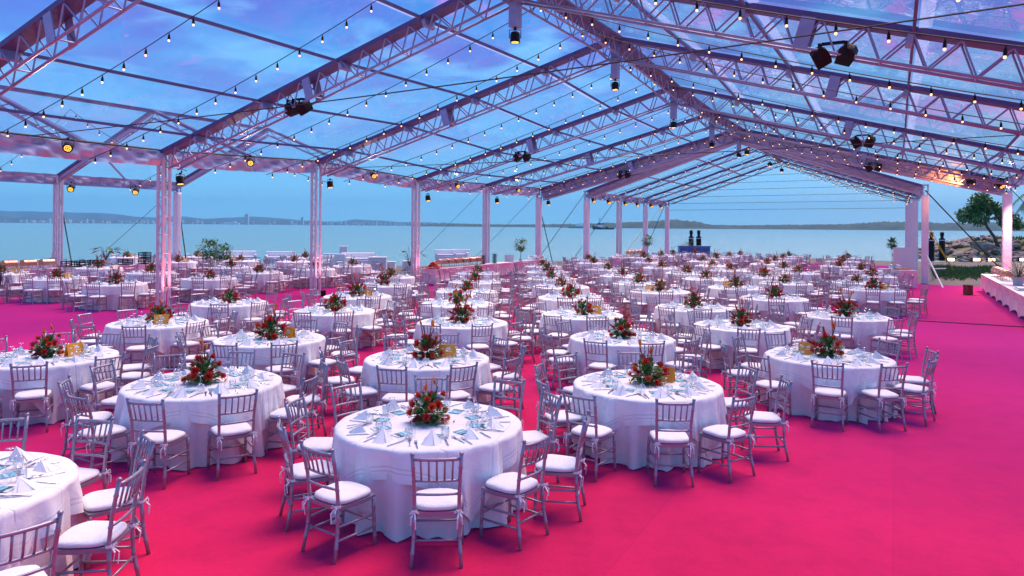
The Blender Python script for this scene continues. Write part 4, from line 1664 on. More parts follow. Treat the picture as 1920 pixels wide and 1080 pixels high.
def under_cloth(seed):
    n = 120
    m = MB()
    vs, fs = [], []
    rings = [(0.3, 0), (0.84, 0), (0.885, 0), (0.903, 0.012), (0.908, 0.06), (0.91, 0.22), (0.91, 0.42), (0.915, 0.6), (0.92, 0.752)]
    rnd = random.Random(seed)
    for r, d in rings:
        for k in range(n):
            phi = 2 * PI * k / n
            q = r + fold(phi, d / TABLE_H, seed, 0.118)
            hem = rnd.uniform(-0.006, 0.004) if d > 0.7 else 0
            vs.append((q * math.cos(phi), q * math.sin(phi), TABLE_H + 0.004 - d + hem))
    vs.append((0, 0, TABLE_H + 0.004))
    for i in range(len(rings) - 1):
        for k in range(n):
            k2 = (k + 1) % n
            fs.append((i * n + k, (i + 1) * n + k, (i + 1) * n + k2, i * n + k2))
    for k in range(n):
        fs.append((len(vs) - 1, k, (k + 1) % n))
    return m.add(vs, fs).mesh('skirt_cloth', M_under, True)


def over_cloth(seed):
    """square cloth laid over the round top: short at the sides, pointed at the corners"""
    n = 160
    m = MB()
    vs, fs, hemd = [], [], []
    half = 1.17
    rnd = random.Random(seed)
    ph = rnd.uniform(0, 6)

    def drop(phi):
        e = half / max(abs(math.cos(phi)), abs(math.sin(phi))) - 0.90
        return max(0.2, min(0.70, e * 0.93 + 0.02 * math.sin(3 * phi + ph)))
    fr = [None, None, None, 0.0, 0.08, 0.25, 0.45, 0.65, 0.85, 1.0]
    rr = [0.35, 0.84, 0.892]
    for ri, f in enumerate(fr):
        for k in range(n):
            phi = 2 * PI * k / n
            D_ = drop(phi)
            if f is None:
                q, z, hd = rr[ri], TABLE_H + 0.008, D_ + 0.9 - rr[ri]
            else:
                d = 0.014 + (D_ - 0.014) * f
                corner = max(0.0, (D_ - 0.30)) * (0.30 + 0.10 * math.sin(9 * phi + ph))
                q = 0.914 + fold(phi, d / TABLE_H, seed - 100, 0.118) + 0.012 + corner * f ** 1.2 * 0.42
                q += 0.012 * f * math.sin(17 * phi + ph)
                z, hd = TABLE_H + 0.008 - d, D_ * (1 - f)
            vs.append((q * math.cos(phi), q * math.sin(phi), z))
            hemd.append(hd)
    vs.append((0, 0, TABLE_H + 0.008))
    hemd.append(1.5)
    for i in range(len(fr) - 1):
        for k in range(n):
            k2 = (k + 1) % n
            fs.append((i * n + k, (i + 1) * n + k, (i + 1) * n + k2, i * n + k2))
    for k in range(n):
        fs.append((len(vs) - 1, k, (k + 1) % n))
    me = m.add(vs, fs).mesh('overlay_cloth', M_overlay, True)
    uv = me.uv_layers.new(name='UVMap')
    for li, l in enumerate(me.loops):
        uv.data[li].uv = (0.0, hemd[l.vertex_index])
    return me


UNDER = [under_cloth(201), under_cloth(202), under_cloth(203)]
OVER = [over_cloth(301), over_cloth(302), over_cloth(303)]
TOP_ME = MB().lathe([(0.0, 0.73), (0.87, 0.73), (0.88, 0.74), (0.88, 0.752), (0.87, 0.758), (0.0, 0.758)], 32, cap=False).mesh('tabletop', mat('plywood', (0.35, 0.25, 0.15), 0.6))
LEG_ME = MB().path([(0.45, -0.3, 0.73), (0.5, -0.3, 0.0)], 0.016, 6).path([(0.45, 0.3, 0.73), (0.5, 0.3, 0.0)], 0.016, 6).path([(0.47, -0.3, 0.4), (0.47, 0.3, 0.4)], 0.012, 6).mesh('leg_frame', M_alu)


# ---- chair (faces +y, origin on the floor under the seat)
def bamboo(m, pts, r, n=7, rings=4):
    """tube with the raised rings of turned bamboo"""
    P, Rr = [], []
    pts = [Vector(p) for p in pts]
    L = [0.0]
    for a, b in zip(pts, pts[1:]):
        L.append(L[-1] + (b - a).length)

    def at(d):
        for i in range(len(pts) - 1):
            if d <= L[i + 1] + 1e-9:
                return pts[i].lerp(pts[i + 1], (d - L[i]) / (L[i + 1] - L[i]))
        return pts[-1]
    ds = [(0.0, r), (L[-1], r)]
    for k in range(1, rings + 1):
        d = L[-1] * k / (rings + 1)
        ds += [(d - 0.012, r), (d, r * 1.28), (d + 0.012, r)]
    for x in L[1:-1]:
        ds.append((x, r))
    for d, q in sorted(ds):
        P.append(at(d)); Rr.append(q)
    m.path(P, Rr, n)


SEAT_Z = 0.435
POST = lambda sx: [(sx * 0.200, -0.235, 0.0), (sx * 0.185, -0.195, 0.22), (sx * 0.178, -0.182, 0.45), (sx * 0.182, -0.205, 0.66), (sx * 0.196, -0.262, 0.92)]


def on_post(sx, z):
    pts = [Vector(p) for p in POST(sx)]
    for a, b in zip(pts, pts[1:]):
        if z <= b.z:
            return a.lerp(b, (z - a.z) / (b.z - a.z))
    return pts[-1]


def curved(m, a, b, bow, r, n=6, flat=1.0):
    a, b = Vector(a), Vector(b)
    pts = [a.lerp(b, i / 6) + Vector((0, -bow * 4 * (i / 6) * (1 - i / 6), 0)) for i in range(7)]
    m.path(pts, r, n)


def chair_meshes(lo=False):
    n = 4 if lo else 7
    out = []
    for sx in (-1, 1):
        m = MB()
        if lo:
            m.path(POST(sx), 0.016, 4)
        else:
            bamboo(m, POST(sx), 0.0155, 8, 7)
            m.lathe([(0.017, 0), (0.020, 0.008), (0.014, 0.018), (0.0, 0.022)], 8, Matrix.Translation(POST(sx)[-1]), cap=False)
        out.append(('back_post', m, M_chair))
    for sx in (-1, 1):
        m = MB()
        pts = [(sx * 0.205, 0.205, 0.0), (sx * 0.195, 0.19, SEAT_Z - 0.02)]
        if lo:
            m.path(pts, 0.015, 4)
        else:
            bamboo(m, pts, 0.0155, 8, 4)
        out.append(('leg', m, M_chair))
    for z, bow in ((0.885, 0.028), (0.70, 0.022), (0.585, 0.018)):
        m = MB()
        curved(m, on_post(-1, z), on_post(1, z), bow, 0.011 if z < 0.8 else 0.014, 4 if lo else 6)
        out.append(('back_rail', m, M_chair))
    for k in range(5):
        u = (k + 1) / 6
        bow = 4 * u * (1 - u)
        a = on_post(-1, 0.70).lerp(on_post(1, 0.70), u) + Vector((0, -0.022 * bow, 0))
        b = on_post(-1, 0.885).lerp(on_post(1, 0.885), u) + Vector((0, -0.028 * bow, 0))
        m = MB()
        m.path([a, b], 0.0085, 4 if lo else 6)
        out.append(('spindle', m, M_chair))
    # stretchers
    fl, fr = Vector((-0.202, 0.2, 0)), Vector((0.202, 0.2, 0))
    for z in (0.16, 0.27):
        for sx, f in ((-1, fl), (1, fr)):
            m = MB()
            m.path([Vector((f.x, f.y, z)), on_post(sx, z + 0.005)], 0.010, 4 if lo else 6)
            out.append(('stretcher', m, M_chair))
    m = MB(); m.path([(-0.2, 0.2, 0.21), (0.2, 0.2, 0.21)], 0.010, 4 if lo else 6); out.append(('stretcher', m, M_chair))
    m = MB(); m.path([on_post(-1, 0.21), on_post(1, 0.21)], 0.010, 4 if lo else 6); out.append(('stretcher', m, M_chair))
    # seat
    m = MB()
    prof = [(-0.185, -0.19), (0.185, -0.19), (0.212, 0.05), (0.205, 0.205), (0.12, 0.22), (-0.12, 0.22), (-0.205, 0.205), (-0.212, 0.05)]
    k = len(prof)
    vs = [(x, y, SEAT_Z - 0.032) for x, y in prof] + [(x, y, SEAT_Z) for x, y in prof]
    m.add(vs, [tuple(range(k - 1, -1, -1)), tuple(range(k, 2 * k))] + [(i, (i + 1) % k, k + (i + 1) % k, k + i) for i in range(k)])
    out.append(('seat', m, M_chair))
    # cushion
    m = MB()
    if lo:
        q = [(x * 1.0, y, 0) for x, y in prof]
        vs = [(x, y, SEAT_Z + 0.002) for x, y, _ in q] + [(x, y, SEAT_Z + 0.04) for x, y, _ in q]
        m.add(vs, [tuple(range(k - 1, -1, -1)), tuple(range(k, 2 * k))] + [(i, (i + 1) % k, k + (i + 1) % k, k + i) for i in range(k)])
    else:
        nn = 28
        vs, fs = [], []
        lay = [(0.90, 0.001), (0.99, 0.008), (1.02, 0.024), (0.985, 0.040), (0.88, 0.050), (0.5, 0.058)]
        for sc, z in lay:
            for i in range(nn):
                t = 2 * PI * i / nn
                e = 0.55
                x = math.copysign(abs(math.cos(t)) ** e, math.cos(t)) * 0.205 * sc
                y = math.copysign(abs(math.sin(t)) ** e, math.sin(t)) * 0.20 * sc + 0.018
                x *= 0.93 + 0.07 * (y + 0.2) / 0.4
                vs.append((x, y, SEAT_Z + z + 0.003 * math.sin(5 * t) * (z > 0.03)))
        for j in range(len(lay) - 1):
            for i in range(nn):
                i2 = (i + 1) % nn
                fs.append((j * nn + i, j * nn + i2, (j + 1) * nn + i2, (j + 1) * nn + i))
        fs += [tuple(range(nn - 1, -1, -1)), tuple((len(lay) - 1) * nn + i for i in range(nn))]
        m.add(vs, fs)
    out.append(('cushion', m, M_cushion))
    if not lo:
        for sx in (-1, 1):
            m = MB()
            c = on_post(sx, SEAT_Z + 0.01)
            m.lathe([(0.0215, -0.012), (0.0215, 0.012)], 8, Matrix.Translation(c), cap=False)
            for (dx, dy, dz) in ((0.05 * sx, -0.035, -0.10), (-0.02 * sx, -0.05, -0.13)):
                p0 = c + Vector((0, -0.02, 0))
                m.beam(p0, p0 + Vector((dx * .5, dy, dz * .35)), 0.012, 0.003)
                m.beam(p0 + Vector((dx * .5, dy, dz * .35)), p0 + Vector((dx * .6, dy * .8, dz)), 0.012, 0.003)
            for s2 in (-1, 1):
                m.path([c + Vector((0, -0.022, 0)), c + Vector((0.02 * s2, -0.05, 0.018)), c + Vector((0.035 * s2, -0.045, -0.008)), c + Vector((0, -0.022, 0))], 0.0045, 4)
            out.append(('tie', m, M_tie))
    return out


CH_HI = chair_meshes(False)
CH_PARTS = [(n, m.mesh(n, mt, n in ('cushion', 'back_post', 'leg', 'back_rail', 'stretcher', 'spindle'))) for n, m, mt in CH_HI]
lo = chair_meshes(True)
LOFRAME = MB()
for n, m, mt in lo:
    if n != 'cushion':
        LOFRAME.xform(m, Matrix.Identity(4))
LOCUSH = [m for n, m, mt in lo if n == 'cushion'][0]
MIDFRAME = LOFRAME.mesh('frame', M_chair)
MIDCUSH = [me for n, me in CH_PARTS if n == 'cushion'][0]


def place_chair(loc, rz, label, full):
    root = thing('banquet_chair', label, 'chair', loc, rz, 'silver spindle-back chairs at the round tables')
    if full:
        cu = None
        for n, me in CH_PARTS:
            if n == 'tie':
                new(n, me, cu)
            else:
                o = new(n, me, root)
                if n == 'cushion':
                    cu = o
    else:
        new('frame', MIDFRAME, root)
        new('cushion', MIDCUSH, root)


# ---- napkin, cutlery, glasses, cards
def napkin_mesh(seed):
    r = random.Random(seed)
    m = MB()
    h = (0.115, 0.09, 0.075)[seed % 3]
    A = Vector((r.uniform(-.03, .03), 0.02 + r.uniform(-.02, .03), h))
    l, rr, b, f = Vector((-0.105, -0.02, 0)), Vector((0.105, -0.02, 0)), Vector((0.0, 0.10, 0)), Vector((r.uniform(-.01, .01), -0.075, 0))
    f2 = Vector((0.0, -0.045, 0.02))
    m.add([A, l, f, f2], [(0, 1, 2), (0, 2, 3)])
    m.add([A, rr, f, f2], [(0, 2, 1), (0, 3, 2)])
    m.add([A, l, b, rr], [(0, 2, 1), (0, 3, 2)])
    m.add([A + Vector((0, -.006, -.006)), Vector((-0.085, -0.045, 0)), Vector((-0.01, -0.10, 0)), Vector((0.0, -0.02, 0.01))], [(0, 1, 2), (0, 2, 3)])
    m.add([A + Vector((0, -.006, -.006)), Vector((0.085, -0.045, 0)), Vector((0.01, -0.10, 0)), Vector((0.0, -0.02, 0.01))], [(0, 2, 1), (0, 3, 2)])
    return m


NAP_MB = [napkin_mesh(k) for k in range(3)]
NAP = [m.mesh('napkin', M_napkin) for m in NAP_MB]


def knife_mb():
    m = MB()
    m.box((0, -0.06, 0.004), (0.016, 0.10, 0.006))
    out = [(-0.008, -0.01), (0.010, -0.01), (0.011, 0.07), (0.006, 0.105), (-0.004, 0.11), (-0.008, 0.06)]
    k = len(out)
    vs = [(x, y, 0.003) for x, y in out] + [(x, y, 0.0055) for x, y in out]
    m.add(vs, [tuple(range(k - 1, -1, -1)), tuple(range(k, 2 * k))] + [(i, (i + 1) % k, k + (i + 1) % k, k + i) for i in range(k)])
    return m


def fork_mb():
    m = MB()
    m.beam((0, -0.11, 0.003), (0, 0.03, 0.010), 0.010, 0.004)
    m.add([(-0.006, 0.03, 0.010), (0.006, 0.03, 0.010), (0.014, 0.055, 0.006), (0.012, 0.075, 0.005), (-0.012, 0.075, 0.005), (-0.014, 0.055, 0.006)], [(0, 1, 2, 3, 4, 5)])
    for x in (-0.0105, -0.0035, 0.0035, 0.0105):
        m.beam((x, 0.073, 0.005), (x, 0.118, 0.012), 0.004, 0.003)
    return m


KNIFE, FORK = knife_mb(), fork_mb()
KNIFE_ME, FORK_ME = KNIFE.mesh('dinner_knife', M_steel), FORK.mesh('dinner_fork', M_steel)
# wine glass standing on its rim, foot in the air
GOB_P = [(0.036, 0.0), (0.041, 0.03), (0.038, 0.06), (0.022, 0.085), (0.006, 0.098), (0.0045, 0.165), (0.008, 0.172), (0.034, 0.178), (0.034, 0.181), (0.0, 0.182)]
TUM_P = [(0.0, 0.004), (0.028, 0.004), (0.036, 0.02), (0.040, 0.06), (0.034, 0.10), (0.032, 0.10), (0.037, 0.06), (0.032, 0.02), (0.0, 0.010)]
GOB = MB().lathe(GOB_P, 14, cap=False)
TUM = MB().lathe(TUM_P, 14, cap=False)
GOB_ME, TUM_ME = GOB.mesh('wine_glass', M_glass, True), TUM.mesh('drinking_glass', M_glass, True)
GOB_LO, TUM_LO = MB().lathe([GOB_P[i] for i in (0, 1, 3, 4, 5, 7, 9)], 6, cap=False), MB().lathe([TUM_P[i] for i in (1, 3, 4)], 6, cap=False)
MENU = MB().box((0, 0, 0.004), (0.12, 0.175, 0.005))
MENU_ME = MENU.mesh('menu_card', M_menu)


def card_thing(loc, rz, label):
    t = thing('table_card', label, 'sign', loc, rz, 'yellow cards on the tables')
    w, h = 0.26, 0.19
    M = Matrix.Rotation(R(-14), 4, 'X')
    new('front_sheet', MB().box((0, 0, h / 2), (w, 0.004, h)).mesh('front_sheet', M_yellow), t, M=Matrix.Translation((0, -0.045, 0.002)) @ M)
    new('back_sheet', MB().box((0, 0, h / 2), (w, 0.004, h)).mesh('back_sheet', M_yellow), t, M=Matrix.Translation((0, 0.052, 0.002)) @ Matrix.Rotation(R(14), 4, 'X'))
    m = MB()
    # pale shell emblem and two worn lines of print
    for k in range(7):
        a = R(-70 + 140 * k / 6)
        c = Vector((0.02, 0, 0.105))
        tip = c + Vector((math.sin(a) * 0.042, 0, math.cos(a) * 0.042))
        q = Vector((math.cos(a), 0, -math.sin(a))) * 0.008
        m.add([c, tip + q, tip - q], [(0, 1, 2)])
    m.add([(-0.09, 0, 0.11), (-0.05, 0, 0.12), (-0.055, 0, 0.13), (-0.088, 0, 0.135)], [(0, 1, 2, 3)])
    m.add([(-0.02, 0, 0.080), (0.075, 0, 0.080), (0.075, 0, 0.092), (-0.02, 0, 0.092)], [(0, 1, 2, 3)])
    m.add([(-0.095, 0, 0.03), (-0.045, 0, 0.025), (-0.05, 0, 0.055), (-0.07, 0, 0.065), (-0.09, 0, 0.05)], [(0, 1, 2, 3, 4)])
    new('print', m.mesh('print', M_white), t, M=Matrix.Translation((0, -0.045, 0.002)) @ M @ Matrix.Translation((0, -0.0035, 0)))


# ---- flower centrepiece
def petal(m, c, d, length, width, cup=0.25):
    d = Vector(d).normalized()
    ref = Vector((0, 0, 1)) if abs(d.z) < 0.95 else Vector((1, 0, 0))
    sx = d.cross(ref).normalized()
    up = sx.cross(d)
    c = Vector(c)
    a, b, e = c + d * length * 0.45 + sx * width / 2 + up * width * cup, c + d * length * 0.45 - sx * width / 2 + up * width * cup, c + d * length
    mid = c + d * length * 0.5
    m.add([c, a, e, mid], [(0, 1, 2, 3)])
    m.add([c, b, e, mid], [(0, 3, 2, 1)])


def bloom(rnd, size, kind):
    m = MB()
    if kind == 'protea':
        for j, (n, tilt, L) in enumerate(((7, 0.35, 1.0), (9, 0.75, 1.0), (9, 1.15, 0.9), (8, 1.5, 0.7))):
            for k in range(n):
                a = 2 * PI * (k + 0.5 * j) / n + rnd.uniform(-.15, .15)
                d = Vector((math.cos(a) * math.sin(tilt), math.sin(a) * math.sin(tilt), math.cos(tilt)))
                petal(m, (0, 0, 0), d, size * L * rnd.uniform(.9, 1.1), size * 0.5)
    elif kind == 'ginger':
        for j in range(6):
            z = size * (-0.6 + 0.36 * j)
            n = 8 - j // 2
            for k in range(n):
                a = 2 * PI * (k + 0.5 * j) / n
                petal(m, (0, 0, z), (math.cos(a), math.sin(a), 0.7 + 0.35 * j), size * (0.75 - 0.07 * j), size * 0.42)
    return m


def bird_of_paradise(rnd):
    m = MB()
    for k in range(6):
        a = rnd.uniform(-0.5, 0.6)
        petal(m, (0.01 * k, 0, 0), (0.75 - 0.2 * k, rnd.uniform(-.3, .3), 0.8 + 0.25 * k), rnd.uniform(0.10, 0.14), 0.028)
    return m


def bouquet(seed):
    rnd = random.Random(seed)
    parts = []
    pot = MB().lathe([(0.06, 0.0), (0.075, 0.02), (0.08, 0.06), (0.07, 0.07), (0.0, 0.07)], 12)
    parts.append(('bowl', pot.mesh('bowl', M_stem), Matrix.Identity(4)))
    lf, lf2 = MB(), MB()
    for k in range(300):
        a = rnd.uniform(0, 2 * PI)
        el = rnd.uniform(-0.45, 1.3) if k % 3 else rnd.uniform(-0.5, 0.1)
        d = Vector((math.cos(a) * math.cos(el), math.sin(a) * math.cos(el), math.sin(el)))
        rad = rnd.uniform(0.03, 0.155)
        c = Vector((0, 0, 0.10)) + Vector((d.x * rad, d.y * rad, d.z * rad * 1.15))
        c.z = max(0.02, c.z)
        dd = d + Vector((rnd.uniform(-.6, .6), rnd.uniform(-.6, .6), rnd.uniform(-.5, .5)))
        petal(lf if k % 6 else lf2, c, dd, rnd.uniform(0.07, 0.115), rnd.uniform(0.03, 0.05), 0.15)
    parts.append(('foliage', lf.mesh('foliage', M_leaf), Matrix.Identity(4)))
    parts.append(('pale_leaves', lf2.mesh('pale_leaves', M_leaf2), Matrix.Identity(4)))
    B = [(bloom(rnd, 0.055, 'protea').mesh('protea_bloom', M_red), 'protea_bloom'), (bloom(rnd, 0.062, 'ginger').mesh('ginger_bloom', M_crimson), 'ginger_bloom'),
         (bloom(rnd, 0.05, 'protea').mesh('protea_bloom', mat('coral_petal', (0.74, 0.09, 0.03), 0.5, 0, 0.3, 30)), 'protea_bloom')]
    ring = [(8, 0.0, 0.19), (7, 0.55, 0.21), (4, 1.1, 0.23)]
    for n, el, rad in ring:
        a0 = rnd.uniform(0, 6)
        for k in range(n):
            if rnd.random() < 0.08:
                continue
            a = a0 + 2 * PI * k / n + rnd.uniform(-.3, .3)
            e = el + rnd.uniform(-.15, .2)
            d = Vector((math.cos(a) * math.cos(e), math.sin(a) * math.cos(e), math.sin(e)))
            c = Vector((0, 0, 0.08)) + d * rad * rnd.uniform(0.85, 1.08)
            c.z = max(c.z, 0.06)
            me, nm_ = B[rnd.choice((0, 0, 1, 2, 2))]
            parts.append((nm_, me, Matrix.Translation(c) @ d.to_track_quat('Z', 'Y').to_matrix().to_4x4() @ Matrix.Scale(rnd.uniform(1.0, 1.45), 4)))
    for k in range(rnd.choice((2, 3))):
        a = rnd.uniform(0, 6.3)
        tip = Vector((0.09 * math.cos(a), 0.09 * math.sin(a), rnd.uniform(0.33, 0.47)))
        m = MB()
        m.path([(0, 0, 0.1), tip * 0.6 + Vector((0, 0, 0.05)), tip], [0.008, 0.007, 0.006], 5)
        parts.append(('flower_stem', m.mesh('flower_stem', M_stem), Matrix.Identity(4)))
        parts.append(('bird_of_paradise', bird_of_paradise(rnd).mesh('bird_of_paradise', M_orange), Matrix.Translation(tip) @ Matrix.Rotation(rnd.uniform(0, 6.3), 4, 'Z')))
    bm = MB()
    for k in range(7):
        a = rnd.uniform(0, 6.3)
        r_ = rnd.uniform(0.2, 0.27)
        bm.lathe([(0.0, -0.012), (0.011, -0.006), (0.012, 0.004), (0.0, 0.012)], 6, Matrix.Translation((r_ * math.cos(a), r_ * math.sin(a), 0.013)), cap=False)
    parts.append(('scattered_berries', bm.mesh('scattered_berries', M_berry), Matrix.Identity(4)))
    return parts


BOUQ = [bouquet(400 + k) for k in range(5)]

NFULL = 10            # tables whose chairs show all their parts
NIND = 30             # tables whose chairs and napkins are built one by one
NSET = 12             # tables whose cutlery, glasses and cards are built one by one
far = {k: MB() for k in ('chair', 'cushion', 'napkin', 'glass', 'menu', 'steel')}
SKIP_FULL = 14
for ti, T in enumerate(TABS):
    key = (T['row'], T['i'])
    rnd = random.Random(1000 + ti)
    C = Vector((T['x'], T['y'], 0.0))
    nm_ = T['name']
    art = nm_
    tb = thing('round_table', f'round table hidden under white cloths, {art}', 'table', C, rnd.uniform(0, 3), 'round banquet tables')
    new('tabletop', TOP_ME, tb)
    new('leg_frame', LEG_ME, tb)
    new('leg_frame', LEG_ME, tb, rz=PI)
    cam_a = math.atan2(-C.y, -C.x)
    o = new('skirt_cloth', UNDER[ti % 3], None, C, rnd.uniform(0, 6.3))
    tag(o, f'floor-length cream cloth hanging round {art}', 'tablecloth', 'floor-length table cloths')
    o = new('overlay_cloth', OVER[(ti * 2) % 3], None, C, cam_a + PI / 4 + R(OVER_ROT.get(key, rnd.uniform(0, 90))))
    tag(o, f'square white overlay cloth on {art}', 'tablecloth', 'square overlay cloths')
    top = TABLE_H + 0.009
    # flowers
    bq = BOUQ[(ti * 3 + 1) % 5]
    fl = thing('flower_centrepiece', f'red and orange tropical flowers on {art}', 'flowers', (C.x, C.y, top), rnd.uniform(0, 6.3), 'flower centrepieces')
    sc = rnd.uniform(0.92, 1.12)
    fl.scale = (sc, sc, sc)
    for n, me, M in bq:
        q = new(n, me, fl, M=M)
        if n in ('foliage', 'pale_leaves', 'scattered_berries'):
            q['kind'] = 'stuff'
    if key in CARDS:
        cx, cy_, rz = CARDS[key]
        u = Vector((math.cos(cam_a + PI / 2), math.sin(cam_a + PI / 2), 0))   # to the viewer's right
        w = Vector((-math.cos(cam_a), -math.sin(cam_a), 0))                   # away from the viewer
        loc = C + u * cx + w * cy_ + Vector((0, 0, top))
        card_thing(loc, cam_a + PI / 2 + R(rz), f'yellow printed card by the flowers on {art}')
    off = R(OFFSET[key]) if key in OFFSET else rnd.uniform(-PI / 10, PI / 10)
    for j in range(10):
        a = cam_a + off + 2 * PI * j / 10
        hr = round(6 - (math.degrees(a - cam_a)) / 30.0) % 12
        seat = f'{HOUR[hr]} o\'clock'
        dirv = Vector((math.cos(a), math.sin(a), 0))
        aa = a + rnd.uniform(-R(3), R(3))
        rr = 1.17 + rnd.uniform(-0.01, 0.10) + (rnd.uniform(0, 0.16) if rnd.random() < 0.25 else 0)
        pos = C + Vector((math.cos(aa), math.sin(aa), 0)) * rr
        rz = aa + PI / 2 + rnd.gauss(0, R(6))
        if not (ti == 0 and pos.y < 1.2):
            if ti < NIND:
                place_chair(pos, rz, f'silver chair at {seat} of {art}', ti < NFULL)
            else:
                M = Matrix.Translation(pos) @ Matrix.Rotation(rz, 4, 'Z')
                far['chair'].xform(LOFRAME, M)
                far['cushion'].xform(LOCUSH, M)
        # the place setting
        side = Vector((-dirv.y, dirv.x, 0))

        def at(r, t, z=0.0):
            return C + dirv * r + side * t + Vector((0, 0, top + z))
        jr = lambda s_: rnd.uniform(-s_, s_)
        items = [
            ('napkin', NAP[j % 3], NAP_MB[j % 3], at(0.70 + jr(.03), jr(.03)), a - PI / 2 + PI + jr(1.0), 'folded white napkin', 'napkin', 'napkin', NIND),
            ('dinner_knife', KNIFE_ME, KNIFE, at(0.72 + jr(.03), 0.135 + jr(.02)), a + PI / 2 + jr(.25), 'steel dinner knife', 'knife', 'steel', NSET),
            ('dinner_fork', FORK_ME, FORK, at(0.72 + jr(.03), -0.135 + jr(.02)), a + PI / 2 + jr(.25), 'steel dinner fork', 'fork', 'steel', NSET),
            ('dinner_fork', FORK_ME, FORK, at(0.66 + jr(.03), -0.175 + jr(.02)), a + PI / 2 + jr(.3), 'second steel fork', 'fork', None, 5),
            ('menu_card', MENU_ME, MENU, at(0.50 + jr(.02), jr(.03)), a + PI / 2 + jr(.35), 'blue printed menu card', 'card', 'menu', NSET),
            ('wine_glass', GOB_ME, GOB_LO, at(0.46 + jr(.03), 0.13 + jr(.02)), 0, 'upturned wine glass', 'glass', 'glass', NSET),
            ('drinking_glass', TUM_ME, TUM_LO, at(0.55 + jr(.03), 0.155 + jr(.02)), 0, 'clear water glass', 'glass', 'glass', NSET),
        ]
        for name, me, mb, loc, rz2, what, cat, fk, lim in items:
            if ti < lim:
                o = new(name, me, None, loc, rz2)
                tag(o, f'{what} at {seat} on {art}', cat, f'{name.replace("_", " ")}s on the tables')
            elif fk and not (fk in ('steel', 'menu', 'glass') and ti > 55):
                far[fk].xform(mb, Matrix.Translation(loc) @ Matrix.Rotation(rz2, 4, 'Z'))

for k, name, m, lab, cat in (('chair', 'distant_chair_frames', M_chair, 'mass of silver chairs round the distant tables', 'chairs'),
                             ('cushion', 'distant_chair_cushions', M_cushion, 'white cushions on the mass of distant chairs', 'cushions'),
                             ('napkin', 'distant_napkins', M_napkin, 'white folded napkins covering the distant tables', 'napkins'),
                             ('glass', 'distant_glasses', M_glass, 'glasses glinting on the distant tables', 'glasses'),
                             ('menu', 'distant_menu_cards', M_menu, 'blue cards lying on the tables further back', 'cards'),
                             ('steel', 'distant_cutlery', M_steel, 'steel cutlery on the tables further back', 'cutlery')):
    o = new(name, far[k].mesh(name, m))
    tag(o, lab, cat, kind='stuff')
# ================================================================== BUFFETS, LOUNGE, PLANTS AND ODDMENTS
def stretch_cover(w, d, h, arch=0.14, nseg=10):
    """stretch cover pulled down to four feet: waisted sides and arched hems"""
    m = MB()
    per = []
    cs = [(-w / 2, -d / 2), (w / 2, -d / 2), (w / 2, d / 2), (-w / 2, d / 2)]
    for i in range(4):
        a, b = cs[i], cs[(i + 1) % 4]
        L = math.hypot(b[0] - a[0], b[1] - a[1])
        nx, ny = (b[1] - a[1]) / L, -(b[0] - a[0]) / L
        for k in range(nseg):
            u = k / nseg
            per.append((a[0] + (b[0] - a[0]) * u, a[1] + (b[1] - a[1]) * u, nx, ny, math.sin(PI * u), L))
    vs, fs = [], []
    n = len(per)
    rows = [0.0, 0.03, 0.25, 0.5, 0.75, 1.0]
    for v in rows:
        for x, y, nx, ny, q, L in per:
            ins = 0.07 * math.sin(PI * min(1, v * 1.1)) * q * min(1, L) + 0.05 * v * q
            z = h - v * (h - 0.01 - arch * q ** 0.8 * min(1, L))
            vs.append((x - nx * ins, y - ny * ins, z))
    for j in range(len(rows) - 1):
        for k in range(n):
            k2 = (k + 1) % n
            fs.append((j * n + k, (j + 1) * n + k, (j + 1) * n + k2, j * n + k2))
    fs.append(tuple(range(n)))
    return m.add(vs, fs)


COVER = stretch_cover(1.83, 0.76, 0.76).mesh('stretch_cover', M_spandex, False)
BT_TOP = MB().box((0, 0, 0.735), (1.78, 0.70, 0.03)).mesh('tabletop', MATS['plywood'])
BT_LEG = MB().tube((0, 0, 0), (0, 0, 0.72), 0.016, 6).mesh('leg', M_alu)


def buffet(s, p, label, group, rz=0.0):
    t = thing('buffet_table', label, 'table', W(s, p), AXIS + rz, group)
    new('tabletop', BT_TOP, t)
    for a in (-0.8, 0.8):
        for b in (-0.3, 0.3):
            new('leg', BT_LEG, t, (a, b, 0))
    new('stretch_cover', COVER, t)
    return t


def chafer_parts():
    fr = MB()
    for a in (-0.24, 0.24):
        for b in (-0.15, 0.15):
            fr.box((a, b, 0.09), (0.02, 0.02, 0.18))
    fr.box((0, -0.15, 0.03), (0.5, 0.012, 0.012)).box((0, 0.15, 0.03), (0.5, 0.012, 0.012))
    pan = MB().box((0, 0, 0.20), (0.54, 0.36, 0.09)).box((0, 0, 0.25), (0.58, 0.40, 0.016))
    lid = MB()
    n = 10
    vs, fs = [], []
    for x, k in ((-0.27, 0.9), (-0.24, 1.0), (0.24, 1.0), (0.27, 0.9)):
        for i in range(n + 1):
            t = PI * i / n
            vs.append((x, math.cos(t) * 0.185 * k, 0.259 + math.sin(t) * 0.15 * k))
    for j in range(3):
        for i in range(n):
            a = j * (n + 1) + i
            fs.append((a, a + n + 1, a + n + 2, a + 1))
    fs += [tuple(range(n + 1)), tuple(3 * (n + 1) + i for i in range(n, -1, -1))]
    lid.add(vs, fs)
    hd = MB().path([(-0.08, -0.12, 0.36), (-0.08, -0.15, 0.40), (0.08, -0.15, 0.40), (0.08, -0.12, 0.36)], 0.009, 5)
    return fr.mesh('stand', M_copper), pan.mesh('pan', M_copper), lid.mesh('lid', M_copper, False), hd.mesh('handle', M_steel)


CHF = chafer_parts()


